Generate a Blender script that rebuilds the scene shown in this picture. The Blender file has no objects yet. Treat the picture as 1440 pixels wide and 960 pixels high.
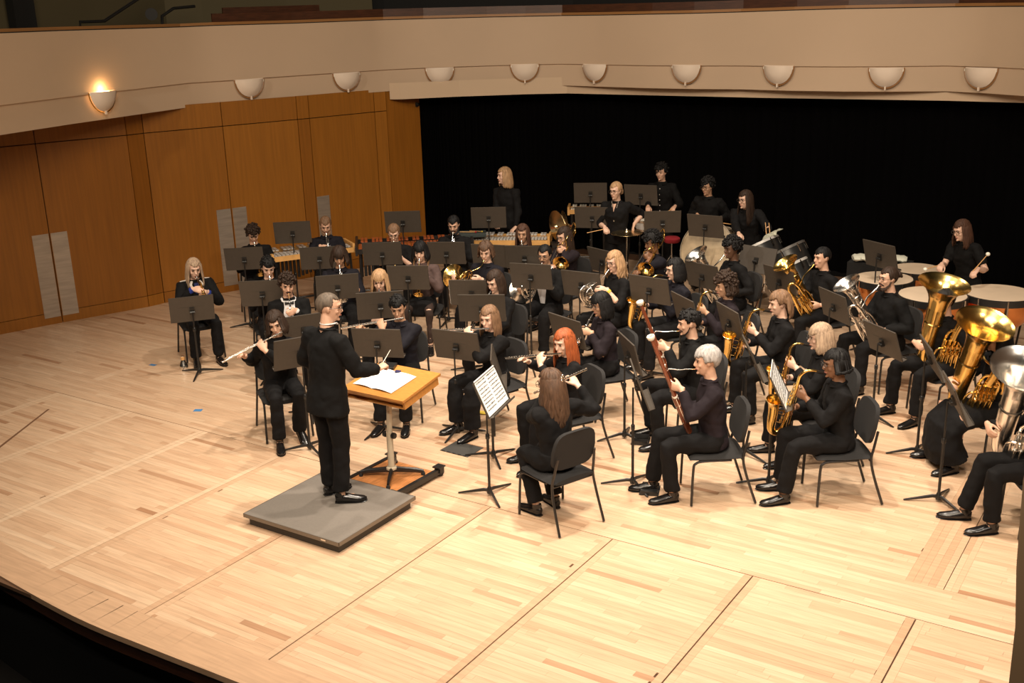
import bpy, math, random
import numpy as np
from mathutils import Matrix, Vector

SC = bpy.context.scene
COL = SC.collection
rnd = random.Random(7)
R = math.radians

# ---------------------------------------------------------------- camera
CAM_H, CAM_YAW, CAM_PITCH, CAM_ROLL, FPX = 4.2, R(-33.4507), R(17.3128), R(-1.6701), 1546.1
cy, sy, cp, sp = math.cos(CAM_YAW), math.sin(CAM_YAW), math.cos(CAM_PITCH), math.sin(CAM_PITCH)
fwd = Vector((sy * cp, cy * cp, -sp))
rt = Vector((cy, -sy, 0))
up = rt.cross(fwd)
cr, sr = math.cos(CAM_ROLL), math.sin(CAM_ROLL)
rt, up = rt * cr + up * sr, up * cr - rt * sr
cam = bpy.data.cameras.new('camera')
cam.sensor_width = 36.0
cam.lens = FPX / 1440 * 36
cam.clip_start = 0.05
cam.clip_end = 200
camo = bpy.data.objects.new('camera', cam)
COL.objects.link(camo)
mw = Matrix((rt, up, -fwd)).transposed().to_4x4()
mw.translation = (0, 0, CAM_H)
camo.matrix_world = mw
SC.camera = camo

# ---------------------------------------------------------------- world, lights, exposure
SC.view_settings.view_transform = 'Standard'
SC.view_settings.look = 'None'
SC.view_settings.gamma = 1.0
SC.view_settings.use_curve_mapping = False
SC.view_settings.exposure = 0.15
w = bpy.data.worlds.new('hall')
SC.world = w
w.use_nodes = True
w.node_tree.nodes['Background'].inputs[0].default_value = (1.0, .8, .62, 1)
w.node_tree.nodes['Background'].inputs[1].default_value = 0.004


def spot(x, y, z, tx, ty, tz, watts, angle, blend=.5, size=.12, col=(1.0, .80, .60)):
    l = bpy.data.lights.new('stage_or_fill_spot', 'SPOT')
    l.energy = watts
    l.spot_size = R(angle)
    l.spot_blend = blend
    l.shadow_soft_size = size
    l.color = col
    o = bpy.data.objects.new('stage_or_fill_spot', l)
    COL.objects.link(o)
    o.location = (x, y, z)
    o.rotation_euler = (Vector((tx, ty, tz)) - o.location).to_track_quat('-Z', 'Y').to_euler()
    return o


# overhead rows of stage lights (above the picture) pointing down at the band
WARM = (1.0, .87, .72)
for (x, y, tx, ty, wt) in [(-6.9, 6.2, -6.9, 7.6, 1050), (-4.0, 8.6, -4.2, 8.2, 1650), (-6.6, 10.4, -6.9, 10.2, 1300),
                           (-1.3, 8.3, -1.6, 8.8, 1250), (-2.4, 4.2, -2.9, 5.2, 820),
                           (-4.6, 12.4, -4.8, 12.0, 700)]:
    spot(x, y, 8.2, tx, ty, 0, wt, 78, .75, .13, WARM)
# front-of-house lights from above and behind the camera: light faces, the wall and the balcony front
for (x, y, tx, ty, tz, wt) in [(-9.5, -1.5, -8.5, 10.5, 1.2, 1250), (.5, -1.5, -5.0, 10.5, 1.2, 1550), (4.5, 3.5, -3.5, 10.5, 1.2, 1400)]:
    spot(x, y, 8.6, tx, ty, tz, wt, 62, .9, .2, WARM)
# dim house light on the balcony front
hl = bpy.data.lights.new('house_light', 'AREA')
hl.energy = 860
hl.size = 6
hl.color = (1.0, .80, .58)
ho = bpy.data.objects.new('house_light', hl)
COL.objects.link(ho)
ho.location = (-2.5, 3.0, 8.5)
ho.rotation_euler = (Vector((-5.5, 15.7, 3.6)) - ho.location).to_track_quat('-Z', 'Y').to_euler()


# added spot, no such lamp known, to brighten the side wall near the camera
spot(-1.2, .4, 5.6, -.22, 2.5, 2.6, 170, 30, .8, .1, (1, .8, .6))


# ---------------------------------------------------------------- materials
def mat(name, col, rough=.5, metal=0.0, var=0.0, vscale=8.0, bump=0.0, bscale=40.0, stretch=None, coat=0.0, sheen=0.0, spec=None):
    m = bpy.data.materials.new(name)
    m.use_nodes = True
    nt = m.node_tree
    b = nt.nodes['Principled BSDF']
    b.inputs['Base Color'].default_value = (*col, 1)
    b.inputs['Roughness'].default_value = rough
    b.inputs['Metallic'].default_value = metal
    b.inputs['Coat Weight'].default_value = coat
    b.inputs['Sheen Weight'].default_value = sheen
    if spec is not None:
        b.inputs['Specular IOR Level'].default_value = spec
    if var or bump:
        tc = nt.nodes.new('ShaderNodeTexCoord')
        mp = nt.nodes.new('ShaderNodeMapping')
        nt.links.new(tc.outputs['Object'], mp.inputs[0])
        if stretch:
            mp.inputs['Scale'].default_value = stretch
    if var:
        n = nt.nodes.new('ShaderNodeTexNoise')
        n.inputs['Scale'].default_value = vscale
        n.inputs['Detail'].default_value = 4
        nt.links.new(mp.outputs[0], n.inputs['Vector'])
        mr = nt.nodes.new('ShaderNodeMapRange')
        mr.inputs['From Min'].default_value = .3
        mr.inputs['From Max'].default_value = .7
        mr.inputs['To Min'].default_value = 1 - var
        mr.inputs['To Max'].default_value = 1 + var
        nt.links.new(n.outputs['Fac'], mr.inputs['Value'])
        mx = nt.nodes.new('ShaderNodeVectorMath')
        mx.operation = 'SCALE'
        mx.inputs[0].default_value = col
        nt.links.new(mr.outputs[0], mx.inputs['Scale'])
        nt.links.new(mx.outputs[0], b.inputs['Base Color'])
    if bump:
        n2 = nt.nodes.new('ShaderNodeTexNoise')
        n2.inputs['Scale'].default_value = bscale
        n2.inputs['Detail'].default_value = 3
        nt.links.new(mp.outputs[0], n2.inputs['Vector'])
        bp = nt.nodes.new('ShaderNodeBump')
        bp.inputs['Strength'].default_value = bump
        bp.inputs['Distance'].default_value = .01
        nt.links.new(n2.outputs['Fac'], bp.inputs['Height'])
        nt.links.new(bp.outputs[0], b.inputs['Normal'])
    return m


def tint_mat(name, ramp, rough, gscale, bump=.05, coat=0.0):
    """wood whose pieces carry their own shade in the attribute 'tint'"""
    m = bpy.data.materials.new(name)
    m.use_nodes = True
    nt = m.node_tree
    b = nt.nodes['Principled BSDF']
    b.inputs['Roughness'].default_value = rough
    b.inputs['Coat Weight'].default_value = coat
    at = nt.nodes.new('ShaderNodeAttribute')
    at.attribute_name = 'tint'
    cr_ = nt.nodes.new('ShaderNodeValToRGB')
    els = cr_.color_ramp.elements
    while len(els) < len(ramp):
        els.new(.5)
    for e, (p, c) in zip(els, ramp):
        e.position = p
        e.color = (*c, 1)
    nt.links.new(at.outputs['Fac'], cr_.inputs[0])
    tc = nt.nodes.new('ShaderNodeTexCoord')
    mp = nt.nodes.new('ShaderNodeMapping')
    mp.inputs['Scale'].default_value = gscale
    nt.links.new(tc.outputs['Object'], mp.inputs[0])
    n = nt.nodes.new('ShaderNodeTexNoise')
    n.inputs['Scale'].default_value = 1.0
    n.inputs['Detail'].default_value = 5
    nt.links.new(mp.outputs[0], n.inputs['Vector'])
    mr = nt.nodes.new('ShaderNodeMapRange')
    mr.inputs['From Min'].default_value = .3
    mr.inputs['From Max'].default_value = .7
    mr.inputs['To Min'].default_value = .87
    mr.inputs['To Max'].default_value = 1.1
    nt.links.new(n.outputs['Fac'], mr.inputs['Value'])
    mx = nt.nodes.new('ShaderNodeVectorMath')
    mx.operation = 'SCALE'
    nt.links.new(cr_.outputs[0], mx.inputs[0])
    nt.links.new(mr.outputs[0], mx.inputs['Scale'])
    nt.links.new(mx.outputs[0], b.inputs['Base Color'])
    bp = nt.nodes.new('ShaderNodeBump')
    bp.inputs['Strength'].default_value = bump
    bp.inputs['Distance'].default_value = .003
    nt.links.new(n.outputs['Fac'], bp.inputs['Height'])
    nt.links.new(bp.outputs[0], b.inputs['Normal'])
    return m


_MC = {}


def MT(key, *a, **k):
    if key not in _MC:
        _MC[key] = mat(key, *a, **k)
    return _MC[key]


m_board = tint_mat('maple_boards', [(0, (.36, .195, .108)), (.3, (.50, .318, .198)), (.65, (.59, .405, .265)), (1, (.65, .475, .325))], .38, (3, 40, 3), .04)
m_oak = tint_mat('oak_panel', [(0, (.235, .080, .007)), (.5, (.285, .106, .011)), (1, (.34, .132, .015))], .42, (30, 30, 1.2), .03)
m_cream = mat('cream_plaster', (.52, .385, .27), .7, var=.04, vscale=.6)
m_creamlip = mat('cream_lip', (.56, .42, .29), .65)
m_darkwood = mat('dark_rail_wood', (.06, .02, .008), .4, var=.3, vscale=6, stretch=(1, 1, 8))
m_edgewood = mat('rail_edge_wood', (.32, .15, .05), .4)
m_black = mat('black_void', (.004, .004, .004), .9)
m_curt = mat('black_velour', (.0012, .0011, .0013), 1.0, spec=.05)
m_stand = mat('stand_powder_coat', (.058, .047, .037), .48, metal=.0, var=.06, vscale=20, bump=.05, bscale=400)
m_standdk = mat('stand_black_metal', (.012, .011, .01), .4)
m_bar = mat('aluminium_bar', (.50, .48, .45), .38, metal=.25)
m_steel = mat('brushed_steel', (.46, .40, .34), .5, metal=.75, var=.12, vscale=3, stretch=(1, 1, 9))
m_chrome = mat('chrome', (.75, .73, .70), .15, metal=1.0)
m_brass = mat('lacquered_brass', (.86, .58, .19), .2, metal=1.0)
m_brassin = mat('brass_bell_inside', (.72, .46, .13), .2, metal=1.0)
m_silver = mat('silver_plate', (.88, .85, .80), .22, metal=1.0)
m_gold = mat('gold_trim', (.85, .58, .2), .2, metal=1.0)
m_bwood = mat('grenadilla_wood', (.012, .010, .009), .3)
m_redwood = mat('red_maple_lacquer', (.19, .045, .017), .22, var=.3, vscale=20, stretch=(6, 6, 1), coat=.5)
m_ivory = mat('ivory_ring', (.82, .78, .68), .4)
m_chairfab = mat('chair_black_fabric', (.012, .011, .011), .9, bump=.15, bscale=260)
m_chairmet = mat('chair_black_metal', (.016, .014, .013), .35)
m_rubber = mat('black_rubber', (.012, .012, .012), .7)
m_plastic = mat('black_plastic', (.014, .014, .014), .3)
m_paper = mat('white_paper', (.80, .79, .77), .75)
m_ink = mat('printed_ink', (.03, .03, .03), .8)
m_drumhead = mat('drum_skin', (.60, .47, .34), .55, var=.05, vscale=5)
m_oldskin = mat('old_drum_skin', (.40, .31, .20), .6, var=.22, vscale=7)
m_copper = mat('copper_kettle', (.78, .33, .12), .25, metal=1.0)
m_cymbal = mat('bronze_cymbal', (.70, .55, .30), .25, metal=1.0)
m_padouk = mat('padouk_bar', (.30, .07, .02), .35, var=.2, vscale=15)
m_yellowwood = mat('pale_rail_wood', (.60, .33, .11), .4, var=.12, vscale=10)
m_white = mat('white_shell', (.62, .60, .58), .4)
m_grey = mat('grey_carpet', (.165, .145, .125), .9, var=.05, vscale=60, bump=.15, bscale=500)
m_tabwood = mat('podium_table_wood', (.50, .22, .052), .35, var=.16, vscale=14, stretch=(1, 7, 1))
m_dolwood = mat('dolly_plywood', (.42, .17, .055), .45, var=.25, vscale=10, stretch=(6, 1, 1))
m_post = mat('beige_post', (.50, .43, .32), .4)
m_tape = mat('blue_tape', (.06, .20, .42), .7)
m_towel = mat('towel_cloth', (.62, .62, .52), .95, bump=.3, bscale=90)
m_gtowel = mat('grey_green_towel', (.42, .42, .33), .95, var=.3, vscale=25, bump=.3, bscale=90)
m_felt = mat('dark_green_felt', (.03, .04, .038), .95)
m_red = mat('red_cloth', (.30, .012, .02), .8)
m_wood = mat('mallet_wood', (.62, .34, .13), .5)
m_yel = mat('yellow_cloth', (.62, .45, .05), .8)
m_gallery = mat('gallery_wall', (.085, .07, .035), .8)
m_shade = mat('sconce_shade', (.78, .66, .55), .6)
m_glow = mat('sconce_lamp', (1, .8, .5), .5)
m_glow.node_tree.nodes['Principled BSDF'].inputs['Emission Color'].default_value = (1, .62, .25, 1)
m_glow.node_tree.nodes['Principled BSDF'].inputs['Emission Strength'].default_value = 5
m_eye = mat('eye_dark', (.02, .014, .01), .2)
m_glass = mat('spectacle_frame', (.03, .024, .02), .3)


# ---------------------------------------------------------------- mesh helpers
def nrm(v):
    v = np.asarray(v, float)
    l = np.linalg.norm(v)
    return v / l if l > 1e-9 else v


class MB:
    """collects vertices and faces of ONE mesh"""

    def __init__(s):
        s.v, s.f, s.m, s.t, s.n = [], [], [], [], 0

    def add(s, v, f, mi=0, tint=None):
        v = np.asarray(v, float).reshape(-1, 3)
        s.v.append(v)
        n = s.n
        for q in f:
            s.f.append(tuple(i + n for i in q))
            s.m.append(mi)
            s.t.append(0. if tint is None else tint)
        s.n += len(v)
        return s

    def join(s, o, mat4=None, mi=None):
        v = np.concatenate(o.v)
        if mat4 is not None:
            a = np.array(mat4)
            v = v @ a[:3, :3].T + a[:3, 3]
        n = s.n
        s.v.append(v)
        s.f += [tuple(i + n for i in q) for q in o.f]
        s.m += o.m if mi is None else [mi] * len(o.f)
        s.t += o.t
        s.n += len(v)
        return s

    def box(s, c, d, rot=None, mi=0, tint=None):
        h = np.array(d, float) / 2
        v = np.array([(x, y, z) for x in (-1, 1) for y in (-1, 1) for z in (-1, 1)]) * h
        if rot is not None:
            v = v @ np.array(rot)[:3, :3].T
        return s.add(v + np.array(c, float), [(0, 1, 3, 2), (4, 6, 7, 5), (0, 4, 5, 1), (2, 3, 7, 6), (0, 2, 6, 4), (1, 5, 7, 3)], mi, tint)

    def tube(s, pts, r, n=8, caps=True, closed=False, mi=0, ref=None):
        P = np.asarray(pts, float)
        k = len(P)
        if np.isscalar(r):
            r = [r] * k
        rr = [(q, q) if np.isscalar(q) else q for q in r]
        T = []
        for i in range(k):
            if closed:
                d = P[(i + 1) % k] - P[i - 1]
            else:
                d = P[min(i + 1, k - 1)] - P[max(i - 1, 0)]
            T.append(nrm(d))
        if ref is None:
            ref = (0, 0, 1) if abs(T[0][2]) < .9 else (1, 0, 0)
            X = nrm(np.cross(ref, T[0]))
            fixed = False
        else:
            fixed = True
        V = []
        a = np.linspace(0, 2 * math.pi, n, endpoint=False)
        ca, sa = np.cos(a)[:, None], np.sin(a)[:, None]
        for i in range(k):
            if fixed:
                X = np.asarray(ref, float)
            X = nrm(X - T[i] * np.dot(X, T[i]))
            Y = np.cross(T[i], X)
            V.append(P[i] + ca * X * rr[i][0] + sa * Y * rr[i][1])
        F = []
        for i in range(k if closed else k - 1):
            j = (i + 1) % k
            for q in range(n):
                q2 = (q + 1) % n
                F.append((i * n + q, i * n + q2, j * n + q2, j * n + q))
        if caps and not closed:
            F.append(tuple(range(n))[::-1])
            F.append(tuple(range((k - 1) * n, k * n)))
        return s.add(np.concatenate(V), F, mi)

    def lathe(s, prof, n=16, mi=0, origin=(0, 0, 0), axis=(0, 0, 1), caps=False):
        """prof: (radius, height along axis)"""
        Z = nrm(axis)
        X = nrm(np.cross((0, 0, 1) if abs(Z[2]) < .9 else (0, 1, 0), Z))
        Y = np.cross(Z, X)
        a = np.linspace(0, 2 * math.pi, n, endpoint=False)
        V = [np.array(origin) + Z * h + r_ * (np.cos(a)[:, None] * X + np.sin(a)[:, None] * Y) for r_, h in prof]
        F = [(i * n + q, i * n + (q + 1) % n, (i + 1) * n + (q + 1) % n, (i + 1) * n + q) for i in range(len(prof) - 1) for q in range(n)]
        if caps:
            F.append(tuple(range(n))[::-1])
            F.append(tuple(range((len(prof) - 1) * n, len(prof) * n)))
        return s.add(np.concatenate(V), F, mi)

    def ell(s, c, r, nu=10, nv=7, rot=None, mi=0):
        u = np.linspace(0, 2 * math.pi, nu, endpoint=False)
        V = [(0, 0, -1)]
        for i in range(1, nv):
            p = -math.pi / 2 + math.pi * i / nv
            V += [(math.cos(p) * math.cos(q), math.cos(p) * math.sin(q), math.sin(p)) for q in u]
        V.append((0, 0, 1))
        V = np.array(V) * (np.array(r, float) if not np.isscalar(r) else r)
        if rot is not None:
            V = V @ np.array(rot)[:3, :3].T
        F = [(0, 1 + (q + 1) % nu, 1 + q) for q in range(nu)]
        for i in range(nv - 2):
            b, t = 1 + i * nu, 1 + (i + 1) * nu
            F += [(b + q, b + (q + 1) % nu, t + (q + 1) % nu, t + q) for q in range(nu)]
        e = len(V) - 1
        b = 1 + (nv - 2) * nu
        F += [(b + q, b + (q + 1) % nu, e) for q in range(nu)]
        return s.add(V + np.array(c, float), F, mi)

    def prism(s, poly, z0, z1, mi=0):
        n = len(poly)
        v = [(x, y, z0) for x, y in poly] + [(x, y, z1) for x, y in poly]
        return s.add(v, [tuple(range(n))[::-1], tuple(range(n, 2 * n))] + [(i, (i + 1) % n, n + (i + 1) % n, n + i) for i in range(n)], mi)

    def mesh(s, name, mats, smooth=True, tint=False):
        me = bpy.data.meshes.new(name)
        v = np.concatenate(s.v) if s.v else np.zeros((0, 3))
        me.from_pydata(v.tolist(), [], s.f)
        for m in (mats if isinstance(mats, (list, tuple)) else [mats]):
            me.materials.append(m)
        if len(me.materials) > 1:
            me.polygons.foreach_set('material_index', s.m)
        if tint:
            at = me.attributes.new('tint', 'FLOAT', 'FACE')
            at.data.foreach_set('value', s.t)
        if smooth:
            me.polygons.foreach_set('use_smooth', [True] * len(me.polygons))
            if smooth != 'all':
                try:
                    me.set_sharp_from_angle(angle=R(42))
                except Exception:
                    pass
        me.update()
        return me

    def obj(s, name, mats, parent=None, smooth=True, tint=False, label=None):
        o = bpy.data.objects.new(name, s.mesh(name, mats, smooth, tint))
        COL.objects.link(o)
        if parent:
            o.parent = parent
        if label:
            o['label'] = label
        return o


def tag(o, label=None, cat=None, group=None, kind=None):
    for k, v in (('label', label), ('category', cat), ('group', group), ('kind', kind)):
        if v:
            o[k] = v
    return o


def empty(name, loc=(0, 0, 0), rz=0, label=None, cat=None, group=None):
    o = bpy.data.objects.new(name, None)
    o.empty_display_size = .1
    COL.objects.link(o)
    o.location = loc
    o.rotation_euler = (0, 0, rz)
    return tag(o, label, cat, group)


def copy_tree(o, parent=None):
    c = o.copy()
    COL.objects.link(c)
    if parent:
        c.parent = parent
    for ch in list(o.children):
        copy_tree(ch, c)
    return c


def rx(a):
    return np.array([[1, 0, 0], [0, math.cos(a), -math.sin(a)], [0, math.sin(a), math.cos(a)]])


def ry(a):
    return np.array([[math.cos(a), 0, math.sin(a)], [0, 1, 0], [-math.sin(a), 0, math.cos(a)]])


def rz(a):
    return np.array([[math.cos(a), -math.sin(a), 0], [math.sin(a), math.cos(a), 0], [0, 0, 1]])


def m4(rot, loc):
    m = np.eye(4)
    m[:3, :3] = rot
    m[:3, 3] = loc
    return m


def arc(c, r, a0, a1, n, u=(1, 0, 0), v=(0, 0, 1)):
    a = np.linspace(R(a0), R(a1), n)
    return [np.array(c) + r * (math.cos(t) * np.array(u) + math.sin(t) * np.array(v)) for t in a]


def bez(pts, n=16):
    """smooth curve through the points"""
    P = np.array(pts, float)
    P = np.concatenate([[2 * P[0] - P[1]], P, [2 * P[-1] - P[-2]]])
    out = []
    k = len(P) - 3
    for i in range(k):
        p0, p1, p2, p3 = P[i:i + 4]
        for t in np.linspace(0, 1, max(2, n // k + 1), endpoint=(i == k - 1)):
            out.append(.5 * ((2 * p1) + (-p0 + p2) * t + (2 * p0 - 5 * p1 + 4 * p2 - p3) * t * t + (-p0 + 3 * p1 - 3 * p2 + p3) * t ** 3))
    return out

# ---------------------------------------------------------------- positions measured on the stage (metres)
PP= {1: (-10.476, 8.843, 1.14, -119.6), 2: (-11.181, 10.529, 1.2, -129.4), 3: (-9.529, 9.159, 1.2, -129.2), 4: (-8.696, 8.624, 1.2, -131.1), 5: (-7.723, 7.455, 1.19, -124.0), 7: (-10.659, 11.426, 1.2, -138.0), 8: (-9.13, 9.985, 1.2, -140.1), 9: (-7.903, 9.283, 1.19, -148.3), 10: (-9.414, 11.418, 1.2, -146.8), 11: (-8.381, 10.658, 1.2, -152.0), 12: (-8.984, 12.209, 1.21, -153.8), 13: (-6.97, 8.449, 1.2, -157.4), 14: (-7.634, 11.021, 1.2, -173.8), 15: (-6.688, 9.814, 1.2, -184.3), 16: (-6.008, 8.692, 1.13, 161.7), 17: (-4.938, 8.342, 1.14, 149.6), 18: (-4.438, 7.271, 1.17, 68.7), 19: (-7.795, 12.132, 1.2, -175.6), 20: (-7.204, 12.212, 1.2, -192.3), 21: (-6.868, 11.175, 1.2, -177.9), 22: (-5.93, 11.211, 1.21, 150.0), 23: (-5.207, 9.549, 1.19, 140.3), 24: (-6.017, 12.393, 1.2, 150.2), 25: (-5.153, 11.209, 1.2, 141.9), 26: (-4.984, 12.482, 1.2, 139.7), 27: (-4.362, 10.776, 1.2, 132.5), 28: (-4.118, 9.298, 1.2, 128.0), 29: (-3.483, 8.248, 1.23, 125.8), 30: (-3.612, 10.358, 1.2, 130.1), 31: (-2.912, 9.477, 1.19, 124.4), 32: (-2.548, 8.765, 1.2, 124.1), 33: (-3.85, 12.435, 1.21, 139.7), 34: (-2.914, 11.761, 1.22, 135.5), 35: (-2.206, 11.169, 1.2, 141.0), 36: (-1.522, 10.149, 1.2, 129.6), 37: (-0.96, 8.968, 1.2, 116.9), 'a': (-9.15, 13.769, 1.66, -182.6), 'b': (-7.294, 13.834, 1.55, -170.9), 'c': (-7.302, 15.335, 1.6, -172.4), 'd': (-6.33, 14.846, 1.52, -178.4), 'e': (-5.555, 14.345, 1.47, 184.1), 't': (-2.593, 13.743, 1.37, 149.6)}
HT= {'a': ((-9.103, 13.42, 0.86), (-8.859, 13.593, 0.86)), 'b': ((-7.336, 13.569, 1.02), (-6.977, 13.904, 1.02)), 'c': ((-7.274, 14.799, 1.1), (-6.937, 15.079, 1.1)), 'd': ((-6.418, 14.745, 1.05), (-6.04, 14.686, 1.05)), 'e': ((-5.456, 13.928, 1.04), (-5.281, 14.591, 1.04)), 't': ((-2.746, 13.44, 1.0), (-2.29, 13.352, 1.0))}
SS= [(1, -10.039, 8.376, 0.8, 52), (2, -10.958, 10.107, 0.95, 40), (3, -9.18, 8.683, 1.02, 36.3), (4, -7.888, 8.019, 0.95, 58), (5, -7.243, 7.288, 1.0, 62), (6, -10.889, 10.985, 1.15, 39), (7, -10.05, 10.599, 0.95, 39), (8, -8.766, 9.52, 0.95, 45), (9, -7.529, 8.828, 1.05, 41), (10, -9.156, 10.832, 1.05, 33), (11, -9.777, 12.062, 1.2, 33), (12, -8.216, 10.169, 0.98, 27), (13, -8.684, 11.595, 0.95, 26), (14, -6.933, 8.022, 0.93, 22), (15, -7.18, 10.031, 0.95, 26), (16, -6.544, 9.327, 1.02, 28), (17, -6.211, 8.356, 0.92, 8), (18, -5.541, 8.007, 0.91, -57), (19, -5.112, 7.306, 0.98, -77), (20, -7.598, 11.845, 0.95, 22), (21, -8.059, 11.712, 0.95, 16), (22, -6.617, 12.102, 0.95, -20), (23, -6.766, 10.662, 1.05, 14), (24, -6.251, 10.942, 0.95, 2), (25, -5.541, 9.35, 0.9, -20), (26, -5.312, 10.825, 1.02, -5), (27, -4.74, 10.474, 0.95, -38), (28, -4.154, 10.292, 0.95, -42), (29, -5.165, 11.947, 0.95, -18), (30, -4.275, 12.125, 0.95, -29), (31, -3.401, 11.355, 0.95, -40), (32, -2.713, 10.737, 0.83, -38), (33, -2.106, 10.047, 0.95, -65), (34, -1.699, 9.098, 0.94, -67), (35, -4.679, 9.057, 0.88, -45), (36, -4.108, 8.114, 0.96, -57), (37, -3.51, 9.242, 0.96, -60), (38, -3.065, 8.721, 0.94, -72), (39, -8.222, 14.752, 1.3, 26), (40, -7.439, 14.89, 1.3, 11), (41, -7.61, 13.69, 1.15, 19), (42, -6.556, 13.836, 1.15, 30), (43, -5.922, 13.803, 1.15, 2), (44, -8.976, 13.06, 1.15, 31), (45, -3.391, 13.071, 1.15, -30), (46, -4.821, 12.835, 1.0, -11.2)]
FASCIA= [(-12.32, 7.746, 3.978), (-12.552, 8.894, 3.969), (-12.856, 11.121, 3.938), (-12.657, 11.57, 3.941), (-12.25, 12.754, 3.928), (-11.72, 14.001, 3.927), (-11.648, 14.184, 3.926), (-11.227, 14.677, 3.923), (-10.442, 15.319, 3.918), (-9.9, 15.631, 3.913), (-9.376, 15.893, 3.909), (-8.53, 15.79, 3.907), (-7.698, 15.7, 3.909), (-7.03, 15.72, 3.909), (-6.31, 15.821, 3.914), (-5.494, 15.76, 3.927), (-4.784, 15.795, 3.932), (-4.13, 15.929, 3.928), (-3.425, 16.158, 3.922), (-2.888, 15.979, 3.92), (-2.358, 15.676, 3.919), (-1.639, 15.162, 3.922)]
SCON= [(-12.626, 9.433, 3.19, -82.224), (-12.516, 11.98, 3.162, -108.988), (-11.931, 13.503, 3.158, -113.04), (-11.052, 14.82, 3.158, -140.739), (-9.913, 15.623, 3.172, -150.123), (-8.679, 15.808, 3.169, 173.067), (-7.072, 15.719, 3.175, -178.313), (-5.652, 15.772, 3.172, 175.683), (-4.18, 15.919, 3.145, -168.44), (-2.94, 15.996, 3.15, 161.572)]
# ---------------------------------------------------------------- the setting: floor
SEAM = 7.12
XS = [-12.15, -10.96, -9.76, -8.56, -7.38, -6.18, -4.97, -3.78, -2.59, -1.40, -.21]
BW = .0572
fl = MB().box((-5.5, 10.3, -.03), (21, 12.3, .03)).obj('floor', MT('subfloor', (.12, .06, .03), .8), smooth=False)
tag(fl, kind='structure')
boards = []      # (x0, x1, y0, y1, tint)


def lay(x0, x1, y0, y1, along='x', lo=.35, hi=1.5, bias=0.0):
    if along == 'x':
        n = max(1, round((y1 - y0) / BW))
        st = (y1 - y0) / n
        for i in range(n):
            x = x0 - rnd.uniform(0, hi)
            while x < x1:
                e = x + rnd.uniform(lo, hi)
                a, b = max(x, x0), min(e, x1)
                if b - a > .02:
                    t = min(1, max(0, rnd.gauss(.62, .125) + bias - (.4 if rnd.random() < .045 else 0)))
                    boards.append((a, b, y0 + i * st, y0 + (i + 1) * st, t))
                x = e
    else:
        n = max(1, round((x1 - x0) / BW))
        st = (x1 - x0) / n
        for i in range(n):
            y = y0 - rnd.uniform(0, hi)
            while y < y1:
                e = y + rnd.uniform(lo, hi)
                a, b = max(y, y0), min(e, y1)
                if b - a > .02:
                    boards.append((x0 + i * st, x0 + (i + 1) * st, a, b, min(1, max(0, rnd.gauss(.6, .1) + bias))))
                y = e


FRONT = 4.32
# downstage lift panels, each framed by border strips
for i in range(len(XS) - 1):
    a, b = XS[i], XS[i + 1]
    bl = .24 if b < -6.5 else -.12
    br = .24 if b < -6.5 else -.2
    g = .005 if a > -6.3 else .002
    lay(a + g, a + .062, FRONT, SEAM - .006, 'y', 1.0, 2.6, bl)
    lay(b - .062, b - g, FRONT, SEAM - .006, 'y', 1.0, 2.6, br)
    lay(a + .062, b - .062, FRONT, SEAM - .006)
lay(XS[-1] + .005, 1.5, FRONT, SEAM - .006)
lay(-14.2, XS[0], FRONT, SEAM - .006)
# upstage field with two strips that run the other way
lay(-14.4, 2.6, SEAM + .003, 7.62)
lay(-14.4, -11.06, 7.62, 16.0)
lay(-11.06, -10.94, 7.62, 16.0, 'y', .8, 2.2, .22)
lay(-10.94, -10.86, 7.62, 16.0, 'y', .8, 2.2, .1)
lay(-10.86, -1.60, 7.62, 16.0)
lay(-1.60, -1.33, 7.62, 16.0, 'y', .5, 1.4, -.22)
lay(-1.325, -1.23, 7.62, 16.0, 'y', .5, 1.4, -.12)
lay(-1.23, 2.6, 7.62, 16.0)


def size_in_view(b):
    c = Vector(((b[0] + b[1]) / 2, (b[2] + b[3]) / 2, 0)) - Vector((0, 0, CAM_H))
    z = c.dot(fwd)
    x, y = 720 + FPX * c.dot(rt) / z, 480 - FPX * c.dot(up) / z
    if not (0 < x < 1440 and 0 < y < 960):
        return 0
    return (b[1] - b[0]) * (b[3] - b[2]) / z ** 3


boards.sort(key=size_in_view, reverse=True)


def board_box(M, b, ox=0, oy=0):
    x0, x1, y0, y1, t = b
    g = .0005
    zt = rnd.uniform(-.0003, .0003)
    M.box(((x0 + x1) / 2 - ox, (y0 + y1) / 2 - oy, zt - .006), (x1 - x0 - 2 * g, y1 - y0 - 2 * g, .012), tint=t)


for b in boards[:300]:
    M = MB()
    board_box(M, b)
    M.obj('floor_board', m_board, fl, smooth=False, tint=True)
M = MB()
for b in boards[300:]:
    board_box(M, b)
tag(M.obj('floor_boards', m_board, fl, smooth=False, tint=True), kind='stuff')
# a dark scuffed scar across the left panel
M = MB()
M.tube([(-10.62, 6.72, .0004), (-9.9, 5.45, .0004)], [(.0011, .013), (.0011, .018)], 6, ref=(0, 0, 1))
M.obj('floor_scuff', MT('scuff', (.17, .085, .045), .6), fl)

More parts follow.
